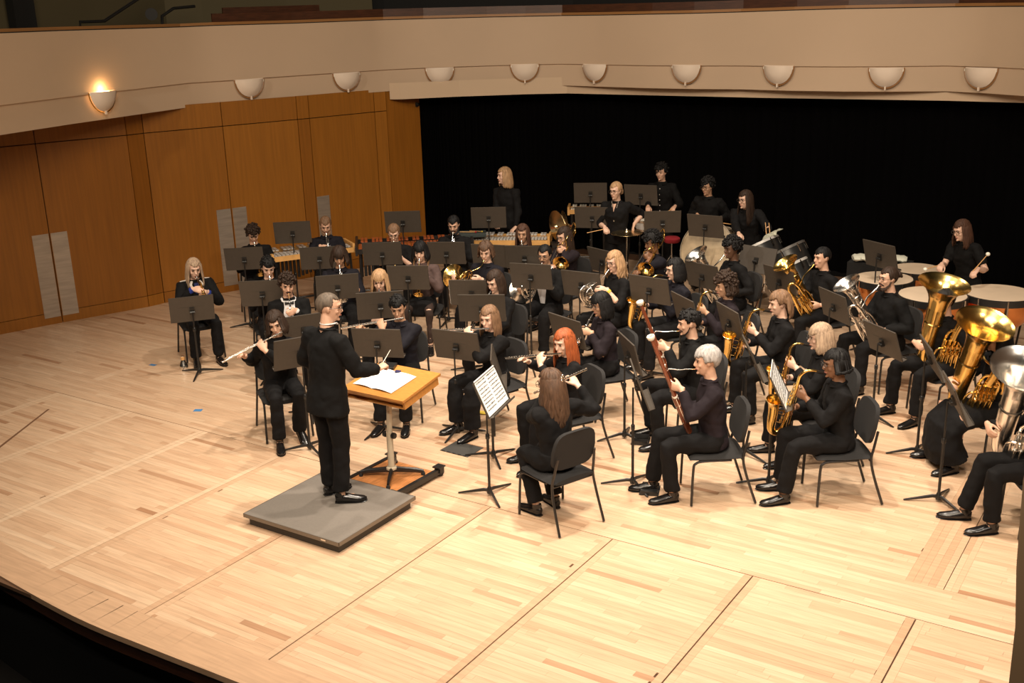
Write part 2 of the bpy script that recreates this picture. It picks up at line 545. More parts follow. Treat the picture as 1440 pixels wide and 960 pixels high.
# curved nosing along the front of the stage, dark apron under it
edge = [(-14.5, 5.4), (-12.5, 5.0), (-10.5, 4.62), (-9.0, 4.36), (-7.7, 4.2), (-6.6, 4.11), (-5.8, 4.12), (-5.2, 4.14), (-4.6, 4.16), (-3.5, 4.2), (-1.0, 4.35), (2.0, 4.7)]
E2 = bez(edge and [(x, y, 0) for x, y in edge], 44)
M = MB()
nb = 0
for p, q in zip(E2[:-1], E2[1:]):
    a = nrm(q - p)
    n_ = np.array([-a[1], a[0], 0])
    v = [p, q, q + n_ * .29, p + n_ * .29]
    M.add([*(x + np.array((0, 0, .0012)) for x in v), *(x + np.array((0, 0, -.045)) for x in v)],
          [(0, 1, 2, 3), (4, 5, 1, 0), (7, 6, 5, 4), (3, 2, 6, 7)], tint=.40)
nose = M.obj('trim_1', m_board, smooth=True, tint=True)
tag(nose, kind='structure')
M = MB()
for p, q in zip(E2[:-1], E2[1:]):
    d = np.array((0, .03, 0))
    M.add([p + d + (0, 0, -.045), q + d + (0, 0, -.045), q + d + (0, 0, -.17), p + d + (0, 0, -.17)], [(0, 3, 2, 1)])
    M.add([p + d + (0, .0, -.17), q + d + (0, .0, -.17), q + d + (0, .25, -.17), p + d + (0, .25, -.17)], [(0, 3, 2, 1)], 1)
    M.add([p + d + (0, .25, -.17), q + d + (0, .25, -.17), q + d + (0, .25, -1.3), p + d + (0, .25, -1.3)], [(0, 3, 2, 1)], 1)
tag(M.obj('trim_2', [m_darkwood, m_black], smooth=False), kind='structure')
hf = MB().box((-4, 0, -1.35), (24, 10, .1)).obj('floor', MT('hall_floor', (.012, .010, .009), .9), smooth=False)
tag(hf, kind='structure')
# dim seats in the front row of the hall, seen past the stage edge
for i in range(4):
    s_ = empty('theatre_seat', (-7.6 + i * .62, 3.25 - i * .02, -1.3), 0, ['dark theatre seat under the stage edge, first from the stage corner', 'dark theatre seat under the stage edge, second from the stage corner', 'dark theatre seat under the stage edge, third from the stage corner', 'dark theatre seat under the stage edge, last of four'][i], 'seat', 'dark seats below the stage')
    MB().tube([(0, 0, .45), (0, -.02, .62), (0, -.05, .86)], [(.24, .05), (.25, .06), (.2, .04)], 12, ref=(1, 0, 0)).obj('backrest', m_rubber, s_)
    MB().box((0, .22, .42), (.46, .44, .1)).obj('seat', m_rubber, s_)
    for sx in (-1, 1):
        MB().box((sx * .27, .15, .3), (.05, .45, .6)).obj('armrest', m_plastic, s_)

# ---------------------------------------------------------------- left wall of oak panels
WALL = [(-14.35, 6.6), (-13.57, 9.02), (-13.13, 10.17), (-13.09, 10.43), (-12.64, 11.51), (-12.19, 12.63), (-12.12, 12.82), (-11.75, 13.95), (-11.67, 14.16), (-11.50, 14.82)]
wl = empty('wall_left')
tag(wl, kind='structure')
ZR, ZB, ZT = 2.51, .165, 2.86
PLATE = {0: 'r', 1: 'l', 3: 'r', 4: 'l', 6: 'l'}
for i in range(len(WALL) - 1):
    a, b = np.array(WALL[i]), np.array(WALL[i + 1])
    d = nrm(b - a)
    n_ = np.array([d[1], -d[0]])
    L = np.linalg.norm(b - a)
    last = i == len(WALL) - 2
    rows = [(0, ZB - .004), (ZB + .004, ZR - .006), (ZR + .006, ZT)] if not last else [(0, 3.0)]
    for (z0, z1) in rows:
        c = (a + b) / 2 - n_ * .02
        rot = np.array([[d[0], n_[0], 0], [d[1], n_[1], 0], [0, 0, 1]])
        g = .006
        o = MB().box((c[0], c[1], (z0 + z1) / 2), (L - 2 * g, .04, z1 - z0), rot, tint=rnd.uniform(.2, .8)).obj('wood_panel', m_oak, wl, smooth=False, tint=True)
    if i in PLATE:
        for side in PLATE[i]:
            u = .125 if side == 'l' else L - .125
            c = a + d * u + n_ * .003
            MB().box((c[0], c[1], .69), (.22, .006, 1.18), rot).obj('kick_plate', m_steel, wl, smooth=False)
M = MB()
for p, q in zip(WALL[:-1], WALL[1:]):
    p, q = np.array(p), np.array(q)
    d = nrm(q - p)
    n_ = np.array([d[1], -d[0]]) * -.05
    M.add([(*(p + n_), 0), (*(q + n_), 0), (*(q + n_), 2.8), (*(p + n_), 2.8)], [(0, 1, 2, 3)])
M.obj('wall_backing', m_black, wl, smooth=False)
M = MB()
M.tube([(-11.52, 14.80, 2.56), (-11.5, 14.74, 2.56)], [.035, .04], 10)
o = M.obj('wall_speaker', m_chrome)
tag(o, 'small round metal fitting at the top corner of the oak wall beside the black curtain', 'fitting')

# ---------------------------------------------------------------- balcony front (cream, faceted) with half-round sconces
def fascia():
    M = MB()
    ext = [(-11.9, 5.6, 3.98)] + FASCIA + [(1.8, 13.4, 3.93)]
    k = len(ext)
    lower, upper = 3.165, None
    V = []
    for x, y, zt in ext:
        # inward direction (towards the hall) for the thin bead at sconce height
        d = nrm(np.array([-6.0, 7.0]) - np.array([x, y])) * .035
        V += [(x, y, 2.82), (x, y, 3.15), (x + d[0], y + d[1], 3.165), (x + d[0], y + d[1], zt), (x, y, zt)]
    for i in range(k - 1):
        for j in range(4):
            M.f.append((i * 5 + j, (i + 1) * 5 + j, (i + 1) * 5 + j + 1, i * 5 + j + 1))
            M.m.append(0)
            M.t.append(0)
    M.v.append(np.array(V))
    # soffit back to the wall
    n0 = len(V)
    W2 = []
    for x, y, zt in ext:
        d = nrm(np.array([x, y]) - np.array([-6.0, 7.0])) * .9
        W2 += [(x, y, 2.82), (x + d[0], y + d[1], 2.82)]
    M.v.append(np.array(W2))
    for i in range(k - 1):
        M.f.append((n0 + i * 2, n0 + i * 2 + 1, n0 + i * 2 + 3, n0 + i * 2 + 2))
        M.m.append(0)
        M.t.append(0)
    M.n = n0 + len(W2)
    return M


bf = fascia().obj('wall_balcony', m_cream, smooth=True)
tag(bf, kind='structure')


def ribbon(name, pts, z0, z1, off0, off1, m, kind='structure'):
    """a band along the balcony, off = distance behind the front"""
    M = MB()
    V = []
    for x, y, zt in pts:
        d = nrm(np.array([x, y]) - np.array([-6.0, 7.0]))
        a, b = np.array([x, y]) + d * off0, np.array([x, y]) + d * off1
        V += [(*a, zt + z0), (*a, zt + z1), (*b, zt + z1), (*b, zt + z0)]
    F = []
    for i in range(len(pts) - 1):
        for j in range(4):
            F.append((i * 4 + j, (i + 1) * 4 + j, (i + 1) * 4 + (j + 1) % 4, i * 4 + (j + 1) % 4))
    M.add(V, F)
    return tag(M.obj(name, m, smooth=False), kind=kind)


EXT = [(-11.9, 5.6, 3.98)] + FASCIA + [(1.8, 13.4, 3.93)]
ribbon('trim_3', EXT, -.005, .012, .0, .22, m_black)
ribbon('trim_4', EXT, .012, .05, .05, .11, m_edgewood)
ribbon('trim_5', EXT[4:], .05, .17, .14, .24, m_darkwood)
ribbon('wall_gallery', EXT, .0, 1.6, 1.25, 1.35, m_black)
ribbon('wall_gallery', EXT[:7], .02, 1.6, 1.15, 1.2, m_gallery)
ribbon('floor_gallery', EXT, -.06, -.02, .2, 1.4, m_black)
for (x, y) in [(-13.05, 7.95), (-13.4, 9.0)]:
    MB().box((x, y, 4.5), (.16, .3, 1.2)).obj('gallery_column', m_black, smooth=False)['kind'] = 'structure'
# stair rails up in the gallery
for i, pts in enumerate([[(-13.25, 9.75, 3.9), (-13.25, 9.75, 4.06), (-13.2, 10.1, 4.06), (-13.1, 10.5, 4.28), (-13.0, 10.9, 4.5)],
                         [(-13.05, 10.95, 3.9), (-13.05, 10.97, 4.1), (-13.0, 11.15, 4.2), (-12.95, 11.5, 4.22)]]):
    r_ = MB().tube(pts, .022, 8).obj('stair_rail', m_plastic)
    tag(r_, ['black stair handrail bent upward in the gallery above the lit sconce', 'second black handrail in the gallery, right of the round speaker'][i], 'handrail')
o = MB().lathe([(0.001, 0), (.075, 0), (.085, .03), (.085, .1), (.001, .1)], 20, origin=(-13.12, 10.85, 4.13), axis=(.75, -.65, 0)).obj('gallery_speaker', m_rubber)
tag(o, 'round black loudspeaker in the gallery between the two handrails', 'speaker')
o = empty('gallery_bench', (-12.9, 13.0, 3.95), R(-22), 'dark reddish wooden bench back up in the gallery', 'bench')
MB().box((0, 0, .18), (.05, 1.6, .12)).obj('bench_rail', m_darkwood, o, smooth=False)
for yy in (-.7, .7):
    MB().box((0, yy, .06), (.05, .06, .14)).obj('bench_post', m_darkwood, o, smooth=False)

SLAB = ['half-round wall sconce with a lit warm lamp, above the left oak doors',
        'unlit half-round cream sconce, first to the right of the lit one',
        'unlit half-round sconce, second to the right of the lit one, near the curtain corner',
        'unlit half-round sconce just past the corner where the curtain starts',
        'unlit half-round sconce above the blond percussionist who stands alone',
        'unlit half-round sconce above the suspended cymbal player',
        'unlit half-round sconce above the two standing men at the back',
        'unlit half-round sconce above the long-haired bass drum player',
        'unlit half-round sconce, second from the end above the gold euphonium side',
        'unlit half-round sconce above the seated timpani player']
for i, (x, y, z, yaw) in enumerate(SCON):
    s_ = empty('wall_sconce', (x, y, z), R(yaw), SLAB[i], 'wall lamp', 'half-round sconces on the balcony front')
    z0 = .0
    M = MB()
    n = 14
    V, F = [], []
    for k in range(n + 1):        # half bowl: flat top edge, round bottom, bulging out of the wall (+Y)
        a = math.pi + math.pi * k / n
        for j in range(5):
            q = j / 4
            V.append((.225 * math.cos(a) * q, .05 + .13 * math.sqrt(max(0, 1 - q * q * .98)) * 1.0, z0 + .26 * math.sin(a) * q))
    for k in range(n):
        for j in range(4):
            F.append((k * 5 + j, k * 5 + j + 1, (k + 1) * 5 + j + 1, (k + 1) * 5 + j))
    M.add(V, F)
    sh = M.obj('lamp_shade', m_shade, s_, smooth='all')
    rim_pts = [(.235 * math.cos(math.pi + math.pi * k / 18), .055, z0 + .275 * math.sin(math.pi + math.pi * k / 18)) for k in range(19)]
    MB().tube(rim_pts, .009, 6).obj('shade_rim', m_edgewood if i else m_gold, s_)
    MB().box((0, .02, z0 - .005), (.46, .05, .014)).obj('back_plate', m_shade, s_, smooth=False)
    MB().box((0, .075, z0 - .275), (.02, .03, .05)).obj('finial', m_shade, s_, smooth=False)
    for sx in (-.215, .215):
        MB().box((sx, .06, z0 - .03), (.025, .03, .035)).obj('clip', m_ivory, s_, smooth=False)
    if i == 0:
        MB().ell((-.08, .07, z0 - .02), (.05, .02, .02)).obj('lamp', m_glow, s_)
        MB().ell((.08, .07, z0 - .02), (.05, .02, .02)).obj('lamp', m_glow, s_)
        l = bpy.data.lights.new('sconce_light', 'POINT')
        l.energy = 2.6
        l.color = (1, .6, .26)
        l.shadow_soft_size = .03
        lo = bpy.data.objects.new('sconce_light', l)
        COL.objects.link(lo)
        lo.parent = s_
        lo.location = (0, .09, z0 + .03)

# header over the black curtain
M = MB()
H = [(-11.62, 14.20), (-11.45, 14.26), (-10.77, 14.95), (-9.9, 15.62), (-9.3, 15.93), (-6, 15.98), (-3.4, 16.2), (2.0, 15.9)]
for p, q in zip(H[:-1], H[1:]):
    M.add([(*p, 2.69), (*q, 2.69), (*q, 2.95), (*p, 2.95)], [(0, 1, 2, 3)])
    pb, qb = (p[0], p[1] + .25), (q[0], q[1] + .25)
    M.add([(*p, 2.69), (*q, 2.69), (*qb, 2.69), (*pb, 2.69)], [(0, 3, 2, 1)])
tag(M.obj('wall_header', m_creamlip, smooth=False), kind='structure')
# the black stage curtain
M = MB()
CP = bez([(-11.55, 14.86, 0), (-11.2, 15.3, 0), (-9.5, 16.3, 0), (-6, 16.6, 0), (-2, 16.6, 0), (2.5, 16.3, 0)], 60)
V, F = [], []
tot = 0
pts = []
for p, q in zip(CP[:-1], CP[1:]):
    for k in range(6):
        pts.append(p + (q - p) * k / 6)
for i, p in enumerate(pts):
    d = nrm(pts[min(i + 1, len(pts) - 1)] - pts[max(i - 1, 0)])
    n_ = np.array([d[1], -d[0], 0]) * .05 * math.sin(i * 1.15)
    V += [p + n_ + (0, 0, .01), p + n_ * .7 + (0, 0, 3.2)]
for i in range(len(pts) - 1):
    F.append((2 * i, 2 * i + 2, 2 * i + 3, 2 * i + 1))
M.add(V, F)
tag(M.obj('stage_curtain', m_curt, smooth='all'), 'black velour curtain hanging behind the percussion section', 'curtain')
# the rest of the hall out of view: side wall on the right
tag(MB().box((3.4, 8, 2), (.2, 18, 7)).obj('wall_right', MT('right_wall', (.10, .06, .035), .7), smooth=False), kind='structure')
tag(MB().prism([(.9, 3.2), (1.14, 3.0), (1.3, 3.3), (1.0, 3.5)], 0, .01).obj('wall_pier', m_cream, smooth=False), kind='structure')
# ---------------------------------------------------------------- people
SKIN = {'light': (.60, .36, .25), 'fair': (.66, .42, .31), 'tan': (.44, .25, .155), 'brown': (.20, .095, .05), 'dark': (.105, .05, .028)}
HAIR = {'black': (.0062, .0055, .0055), 'dkbrown': (.030, .017, .011), 'brown': (.075, .038, .020), 'ltbrown': (.17, .092, .048), 'blond': (.36, .215, .11),
        'ashblond': (.34, .235, .155), 'red': (.30, .070, .018), 'silver': (.36, .34, .33), 'greybrown': (.10, .075, .055), 'auburn': (.060, .028, .017)}


def m_skin(k):
    return MT('skin_' + k, SKIN[k], .48, var=.06, vscale=30, bump=.03, bscale=200)


def m_hair(k):
    return MT('hair_' + k, HAIR[k], .6, spec=.22 if k in ('black', 'dkbrown', 'auburn') else .4, var=.35, vscale=55, stretch=(1, 1, .18), bump=.25, bscale=120)


def m_cloth(k):
    c = {'black2': (.01, .009, .009), 'black': (.0042, .0038, .0042), 'navy': (.0075, .0068, .011), 'plum': (.013, .0085, .0115), 'suit': (.0034, .0032, .0034), 'white': (.62, .60, .60), 'sheer': (.085, .055, .05), 'tights': (.035, .022, .018), 'tee': (.003, .0028, .003)}[k]
    return MT('cloth_' + k, c, .85, bump=.35, bscale=16, sheen=0, spec=.22)


m_shoe = mat('shoe_leather', (.008, .007, .007), .22)
m_lip = mat('lips', (.36, .13, .10), .5)
REM = []      # meshes waiting for the voxel union


def later(name, M, vox, mats, parent, smooth=3, label=None, pick=None):
    REM.append((name, M, vox, mats, parent, smooth, label))


FOLDS = bpy.data.textures.new('cloth_folds', 'CLOUDS')
FOLDS.noise_scale = .085
FOLDS.noise_depth = 1


def flush():
    tc = bpy.data.collections.new('tmp')
    COL.children.link(tc)
    tmp = []
    for name, M, vox, mats, parent, smooth, label in REM:
        o = bpy.data.objects.new('tmp', M.mesh('tmp', [], smooth=False))
        tc.objects.link(o)
        md = o.modifiers.new('r', 'REMESH')
        md.mode = 'VOXEL'
        md.voxel_size = vox
        md.use_smooth_shade = True
        if name != 'body':
            md = o.modifiers.new('w', 'DISPLACE')
            md.texture = FOLDS
            md.texture_coords = 'LOCAL'
            md.strength = .030 if name in ('shirt', 'blouse') else .024
            md.mid_level = .5
        md = o.modifiers.new('s', 'SMOOTH')
        md.factor = .5
        md.iterations = smooth
        tmp.append(o)
    dg = bpy.context.evaluated_depsgraph_get()
    dg.update()
    for o, (name, M, vox, mats, parent, smooth, label) in zip(tmp, REM):
        me = bpy.data.meshes.new_from_object(o.evaluated_get(dg))
        me.name = name
        me.materials.clear()
        for m in mats:
            me.materials.append(m)
        me.polygons.foreach_set('use_smooth', [True] * len(me.polygons))
        n = bpy.data.objects.new(name, me)
        COL.objects.link(n)
        n.parent = parent
        if label:
            n['label'] = label
    old = [o.data for o in tmp]
    for o in tmp:
        bpy.data.objects.remove(o)
    for d in old:
        bpy.data.meshes.remove(d)
    bpy.data.collections.remove(tc)
    REM.clear()


def ik(S, W, l1, l2, pole):
    d = W - S
    L = np.linalg.norm(d)
    u = d / L
    if L > (l1 + l2) * .985:
        W = S + u * (l1 + l2) * .985
        L = (l1 + l2) * .985
    a = (l1 * l1 - l2 * l2 + L * L) / (2 * L)
    h = math.sqrt(max(0, l1 * l1 - a * a))
    p = np.array(pole, float)
    p = nrm(p - u * np.dot(p, u))
    return S + u * a + p * h, W


def hand(M, W, d, n, side, curl=1.0, spread=.0):
    """palm and five fingers. W wrist, d finger direction, n the way the palm faces"""
    d = nrm(d)
    n = nrm(np.asarray(n, float) - d * np.dot(n, d))
    th = np.cross(d, n) * (1 if side == 'R' else -1)      # towards the thumb
    M.tube([W - d * .03, W, W + d * .03, W + d * .062, W + d * .092], [(.025, .021), (.027, .019), (.037, .017), (.041, .0155), (.038, .013)], 8, ref=th)
    for k, (off, L) in enumerate([(.030, .070), (.0105, .080), (-.0095, .074), (-.029, .058)]):
        p = W + d * (.084 - .004 * abs(k - 1)) + th * off
        dd = nrm(d + th * spread * (1.5 - k))
        pts, a = [p - dd * .012, p], 0
        c = curl * (1 + .06 * k)
        for seg, (f, bend) in enumerate([(.45, .55), (.32, .75), (.25, .45)]):
            a += bend * c
            p = p + (dd * math.cos(a) + n * math.sin(a)) * L * f
            pts.append(p)
        M.tube(pts, [.0105, .0105, .0095, .0092, .0075], 6, ref=th)
    p0 = W + d * .025 + th * .028 + n * .004
    t1 = p0 + d * .034 + th * .022 + n * .018
    t2 = t1 + d * .028 + th * .002 + n * .020
    t3 = t2 + d * .018 - th * .006 + n * .016
    M.tube([p0 - d * .01 - th * .01, p0, t1, t2, t3], [.014, .016, .0125, .0105, .008], 6)


def hair_cap(M, C, Hr, front=.062, side=.0, back=-.075, vol=.012, noise=.004, seed=0, part=0.0, sideburn=.02, curl=0.0, balls=0, ballr=.016):
    """scalp hair as one shell on the skull; C head centre, Hr head rotation"""
    rg = random.Random(seed)
    ph = [rg.uniform(0, 6.3) for _ in range(6)]
    nu, nv = 80, 26
    c0 = np.array((0, -.012, .028))
    rad = np.array((.078, .099, .093))
    V, F = [], []
    hairpts = []
    for i in range(nv + 1):
        el = -math.pi / 2 + math.pi * i / nv
        for j in range(nu):
            az = 2 * math.pi * j / nu            # 0 = front
            d = np.array((math.sin(az) * math.cos(el), math.cos(az) * math.cos(el), math.sin(el)))
            p = c0 + d * rad
            fz = abs((az + math.pi) % (2 * math.pi) - math.pi)   # 0 front .. pi back
            if fz < .95:
                h = front - .012 * math.cos((fz + part) * 3.2)
            elif fz < 1.25:
                h = front + (side - sideburn - front) * (fz - .95) / .3
            elif fz < 1.9:
                h = side + .012 * math.sin((fz - 1.25) / .65 * math.pi)
            else:
                h = side + (back - side) * min(1, (fz - 1.9) / .5)
            nz = math.sin(d[0] * 21 + ph[0]) * math.sin(d[1] * 17 + ph[1]) * math.sin(d[2] * 15 + ph[2]) + .6 * math.sin(d[0] * 43 + ph[3] + d[1] * 20) * math.sin(d[2] * 37 + ph[4]) + .55 * math.sin(az * 19 + 2.2 * math.sin(el * 3 + ph[5]))
            if p[2] > h:
                q = c0 + d * (rad + vol * (.75 + .45 * d[2]) + noise * nz)
                if el > -1.0:
                    hairpts.append((q, d))
            else:
                q = c0 + d * rad * .82
            V.append(q)
    for i in range(nv):
        for j in range(nu):
            F.append((i * nu + j, i * nu + (j + 1) % nu, (i + 1) * nu + (j + 1) % nu, (i + 1) * nu + j))
    V = np.array(V) @ Hr.T + C
    M.add(V, F)
    for b in range(balls):
        q, d = rg.choice(hairpts)
        r_ = ballr * rg.uniform(.7, 1.2)
        M.ell(C + Hr @ (q + d * r_ * .2), (r_, r_, r_ * .9), 7, 5)


def locks(M, C, Hr, length=.3, n=24, a0=62, wave=.006, flare=1.0, seed=1, thick=.022, front_len=None, body=None):
    """long hair: tapering locks that fall from the crown sides; they hang straight down in person space"""
    rg = random.Random(seed)
    for k in range(n):
        t = (k + .5) / n
        az = R(a0 + (360 - 2 * a0) * t)
        fz = abs((az + math.pi) % (2 * math.pi) - math.pi)
        L = length if not front_len else front_len + (length - front_len) * min(1, max(0, (fz - R(a0)) / .8))
        L *= rg.uniform(.9, 1.06)
        s, c = math.sin(az), math.cos(az)
        top = Hr @ np.array((s * .05, c * .06 - .012, .105)) + C
        p1 = Hr @ np.array((s * .084, c * .104 - .012, .045)) + C
        p2 = Hr @ np.array((s * .090 * flare, c * .106 - .016, -.035)) + C
        pts = [top, p1, p2]
        z = p2[2]
        out = nrm(np.array((p2[0] - C[0], p2[1] - C[1], 0)))
        st = 6
        ph = rg.uniform(0, 6.3)
        for i in range(1, st + 1):
            f = i / st
            drop = (L - .05) * f
            w_ = wave * math.sin(f * 9 + ph) * (1 if i < st else .3)
            sidev = np.array((-out[1], out[0], 0))
            o_ = out * (.012 * math.sin(f * 2.4)) * flare
            if fz > 1.3:
                o_ = o_ + np.array((0, -.03 * f, 0)) if L > .24 else o_
            pts.append(p2 + o_ + sidev * w_ + np.array((0, 0, -drop)))
        rr = [thick * .7, thick, thick * 1.05] + [thick * (1.05 - .72 * (i / st) ** 2) for i in range(1, st + 1)]
        M.tube(pts, [(q * 1.1, q * .62) for q in rr], 7)


def person(sp):
    """sp: dict. Builds one musician; returns (root, frames) with frames in the person's own space (+Y is where the body faces)"""
    sit = sp.get('sit', True)
    sk, hr = sp.get('skin', 'light'), sp.get('hair', 'brown')
    build = sp.get('build', 1.0) * (1.0 if sp.get('fem') else 1.06)
    lean = R(sp.get('lean', 4))
    twist = R(sp.get('twist', 0))
    hx, hy, hz_, yaw = sp['pos']
    yaw = R(yaw)
    hip = np.array((0, 0, .525 if sit else .93 * sp.get('tall', 1)))
    Tr = rz(twist) @ rx(-lean)

    def T(x, y, z):
        return hip + Tr @ np.array((x, y, z), float)

    sc_t = (hz_ - .525) / .685 if sit else (hz_ - hip[2]) / .69
    sc_t = min(1.06, max(.92, sc_t / math.cos(lean)))
    C = T(0, .02, .69 * sc_t)
    Hr = rz(twist + R(sp.get('hyaw', 0))) @ rx(-R(sp.get('hpitch', 12))) @ ry(R(sp.get('hroll', 0)))
    org = np.array((hx, hy)) - (rz(yaw)[:2, :2] @ C[:2])
    z0 = sp.get('floor', 0)
    root = empty('person', (org[0], org[1], z0), yaw, sp['label'], 'person', None)
    Mw = m4(rz(yaw), (org[0], org[1], z0))
    Mi = np.linalg.inv(Mw)
    mouth = C + Hr @ np.array((0, .103, -.060))

    # ---- instrument and its grips
    inst = sp.get('inst')
    grips = {}
    Lm = None
    if inst:
        rotI, off = sp.get('irot', DEFROT[inst]), sp.get('ioff', DEFOFF.get(inst, (0, .012, 0)))
        base = mouth + Hr @ np.array(off)
        RI = rz(R(rotI[2]) + (twist + R(sp.get('hyaw', 0)))) @ rx(R(rotI[0])) @ ry(R(rotI[1]))
        if sp.get('bellw'):
            base = (Mi @ np.array((*sp['bellw'], 1)))[:3] - RI @ np.array((.12, .14, .35)) * 1.16
        Lm = m4(RI, base)
        for s_, (W, d, n) in GRIPS[inst].items():
            grips[s_] = (base + RI @ np.array(W), RI @ np.array(d), RI @ np.array(n))
    for s_ in 'LR':
        g = sp.get('hand' + s_)
        if g is not None:
            if len(g) == 3 and np.isscalar(g[0]):       # world target of the hand
                p = (Mi @ np.array((*g, 1)))[:3]
                sh = T(.165 if s_ == 'R' else -.165, 0, .47)
                d = p - sh
                grips[s_] = (p - nrm((d[0], d[1], -.15)) * .08, (d[0] * .6 + (-.12 if s_ == 'R' else .12), d[1], -.1), (0, 0, -1))
            else:
                grips[s_] = (np.array(g[0], float), g[1], g[2])
        elif s_ not in grips:
            x = .12 if s_ == 'R' else -.12
            grips[s_] = ((np.array((x, .30, .66)), (0, 1, -.1), (0, 0, -1)) if sit else (np.array((x * 2, .06, hip[2] - .1)), (0, .15, -1), (-x, 0, 0)))

    # ---- one continuous body
    Bd = MB()
    th = sc_t
    Bd.tube([T(0, 0, -.06), T(0, -.005, .12), T(0, 0, .30), T(0, 0, .42 * th), T(0, -.01, .50 * th), T(0, .0, .56 * th)],
            [(.12, .09), (.105, .075), (.125, .085), (.13, .075), (.085, .055), (.052, .05)], 12, ref=Tr @ np.array((1, 0, 0)))
    nk = T(0, -.005, .54 * th)
    Bd.tube([T(0, -.012, .47 * th), nk, C + Hr @ np.array((0, -.012, -.055)), C + Hr @ np.array((0, -.01, .0))], [.06, .054 * build ** .5, .052, .05], 10)
    head = MB()
    head.ell((0, -.012, .03), (.074, .095, .088), 18, 12)
    head.tube([(0, .012, .062), (0, .018, .03), (0, .022, -.01), (0, .026, -.05), (0, .034, -.085), (0, .046, -.108), (0, .052, -.117)],
              [(.062, .07), (.067, .070), (.066, .068), (.059, .064), (.046, .054), (.032, .036), (.012, .014)], 14, ref=(1, 0, 0))
    head.tube([(0, .086, .022), (0, .097, -.003), (0, .108, -.026), (0, .098, -.036)], [(.008, .008), (.0105, .010), (.0155, .012), (.010, .006)], 8, ref=(1, 0, 0))
    head.tube([(-.047, .068, .03), (-.02, .088, .036), (.02, .088, .036), (.047, .068, .03)], [.009, .011, .011, .009], 6)
    for s_ in (-1, 1):
        head.ell((s_ * .038, .066, -.024), (.021, .018, .018), 8, 6)
        head.ell((s_ * .073, -.004, -.004), (.010, .019, .031), 8, 6, ry(s_ * .25) @ rz(-s_ * .35))
    head.tube([(-.024, .080, -.060), (0, .093, -.057), (.024, .080, -.060)], [.006, .0085, .006], 6)
    head.ell((0, .082, -.097), (.017, .014, .013), 8, 6)
    Bd.join(head, m4(Hr, C))
    arms = {}
    l1, l2 = .285 * sp.get('arm', 1), .255 * sp.get('arm', 1)
    for s_, sg in (('L', -1), ('R', 1)):
        S = T(sg * .160 * build ** .5, -.012, .452 * th)
        W, d, n = grips[s_]
        pole = sp.get('pole' + s_, POLES.get(inst, {}).get(s_, (sg * .55, -.3, -1)))
        E, W2 = ik(S, W, l1, l2, pole)
        arms[s_] = (S, E, W2)
        Bd.tube([T(sg * .08, -.01, .45 * th), S, S + (E - S) * .4, E, E + (W2 - E) * .3, E + (W2 - E) * .75, W2], [.05, .05, .044, .037, .040, .030, .0255], 9)
        hand(Bd, W2, d, n, s_, sp.get('curl' + s_, CURL.get(inst, 1.0)), .04)
    # legs
    legs = {}
    spread = sp.get('spread', .0)
    for s_, sg in (('L', -1), ('R', 1)):
        Hp = hip + np.array((sg * .09, 0, -.0))
        if sit:
            k = sp.get('leg' + s_, (sg * (.13 + spread), .43, .02))
            K = np.array((k[0], k[1] if len(k) > 1 else .43, .53))
            A = np.array((k[0] + (k[3] if len(k) > 3 else 0), K[1] + k[2], .095))
        else:
            K = np.array((sg * .10, .02, .50 * sp.get('tall', 1)))
            A = np.array((sg * (.11 + spread), sp.get('step' + s_, 0.0), .09))
        legs[s_] = (Hp, K, A)
        Bd.tube([Hp, K, A, A + (0, .03, -.05)], [.06, .045, .033, .03], 8)
        Bd.tube([A + (0, -.02, -.045), A + (0, .06, -.055), A + (0, .13, -.068)], [.028, .03, .022], 6)
    later('body', Bd, sp.get('vox', .0088), [m_skin(sk)], root, 2)

    # ---- face details
    F_ = m4(Hr, C)
    for s_ in (-1, 1):
        MB().join(MB().ell((s_ * .031, .0865, .012), (.0125, .006, .0062), 8, 6), F_).obj('eye', m_eye, root)
        MB().join(MB().tube([(s_ * .014, .0995, .031), (s_ * .03, .0975, .036), (s_ * .048, .081, .031)], [.0032, .0042, .002], 5), F_).obj('eyebrow', m_hair('black' if hr in ('black', 'dkbrown') else ('greybrown' if hr in ('silver', 'ashblond') else 'brown')), root)
    if not inst or inst in ('flute', 'sax', 'clarinet', 'bassoon') or True:
        MB().join(MB().tube([(-.021, .0835, -.061), (0, .098, -.058), (.021, .0835, -.061)], [.003, .0068, .003], 6), F_).obj('lips', m_lip, root)
    if sp.get('glasses'):
        G = MB()
        for s_ in (-1, 1):
            G.tube([np.array((s_ * .033, .108 - .35 * abs(.026 * math.cos(a)) * 0, .008)) + np.array((.026 * math.cos(a), -.006 * abs(math.cos(a)), .020 * math.sin(a))) for a in np.linspace(0, 2 * math.pi, 14, endpoint=False)], .0022, 5, closed=True)
            G.tube([(s_ * .058, .103, .014), (s_ * .079, .04, .014), (s_ * .081, -.005, .008)], .002, 5)
        G.tube([(-.008, .109, .012), (.008, .109, .012)], .002, 5)
        MB().join(G, F_).obj('glasses', m_glass, root)
    b = sp.get('beard')
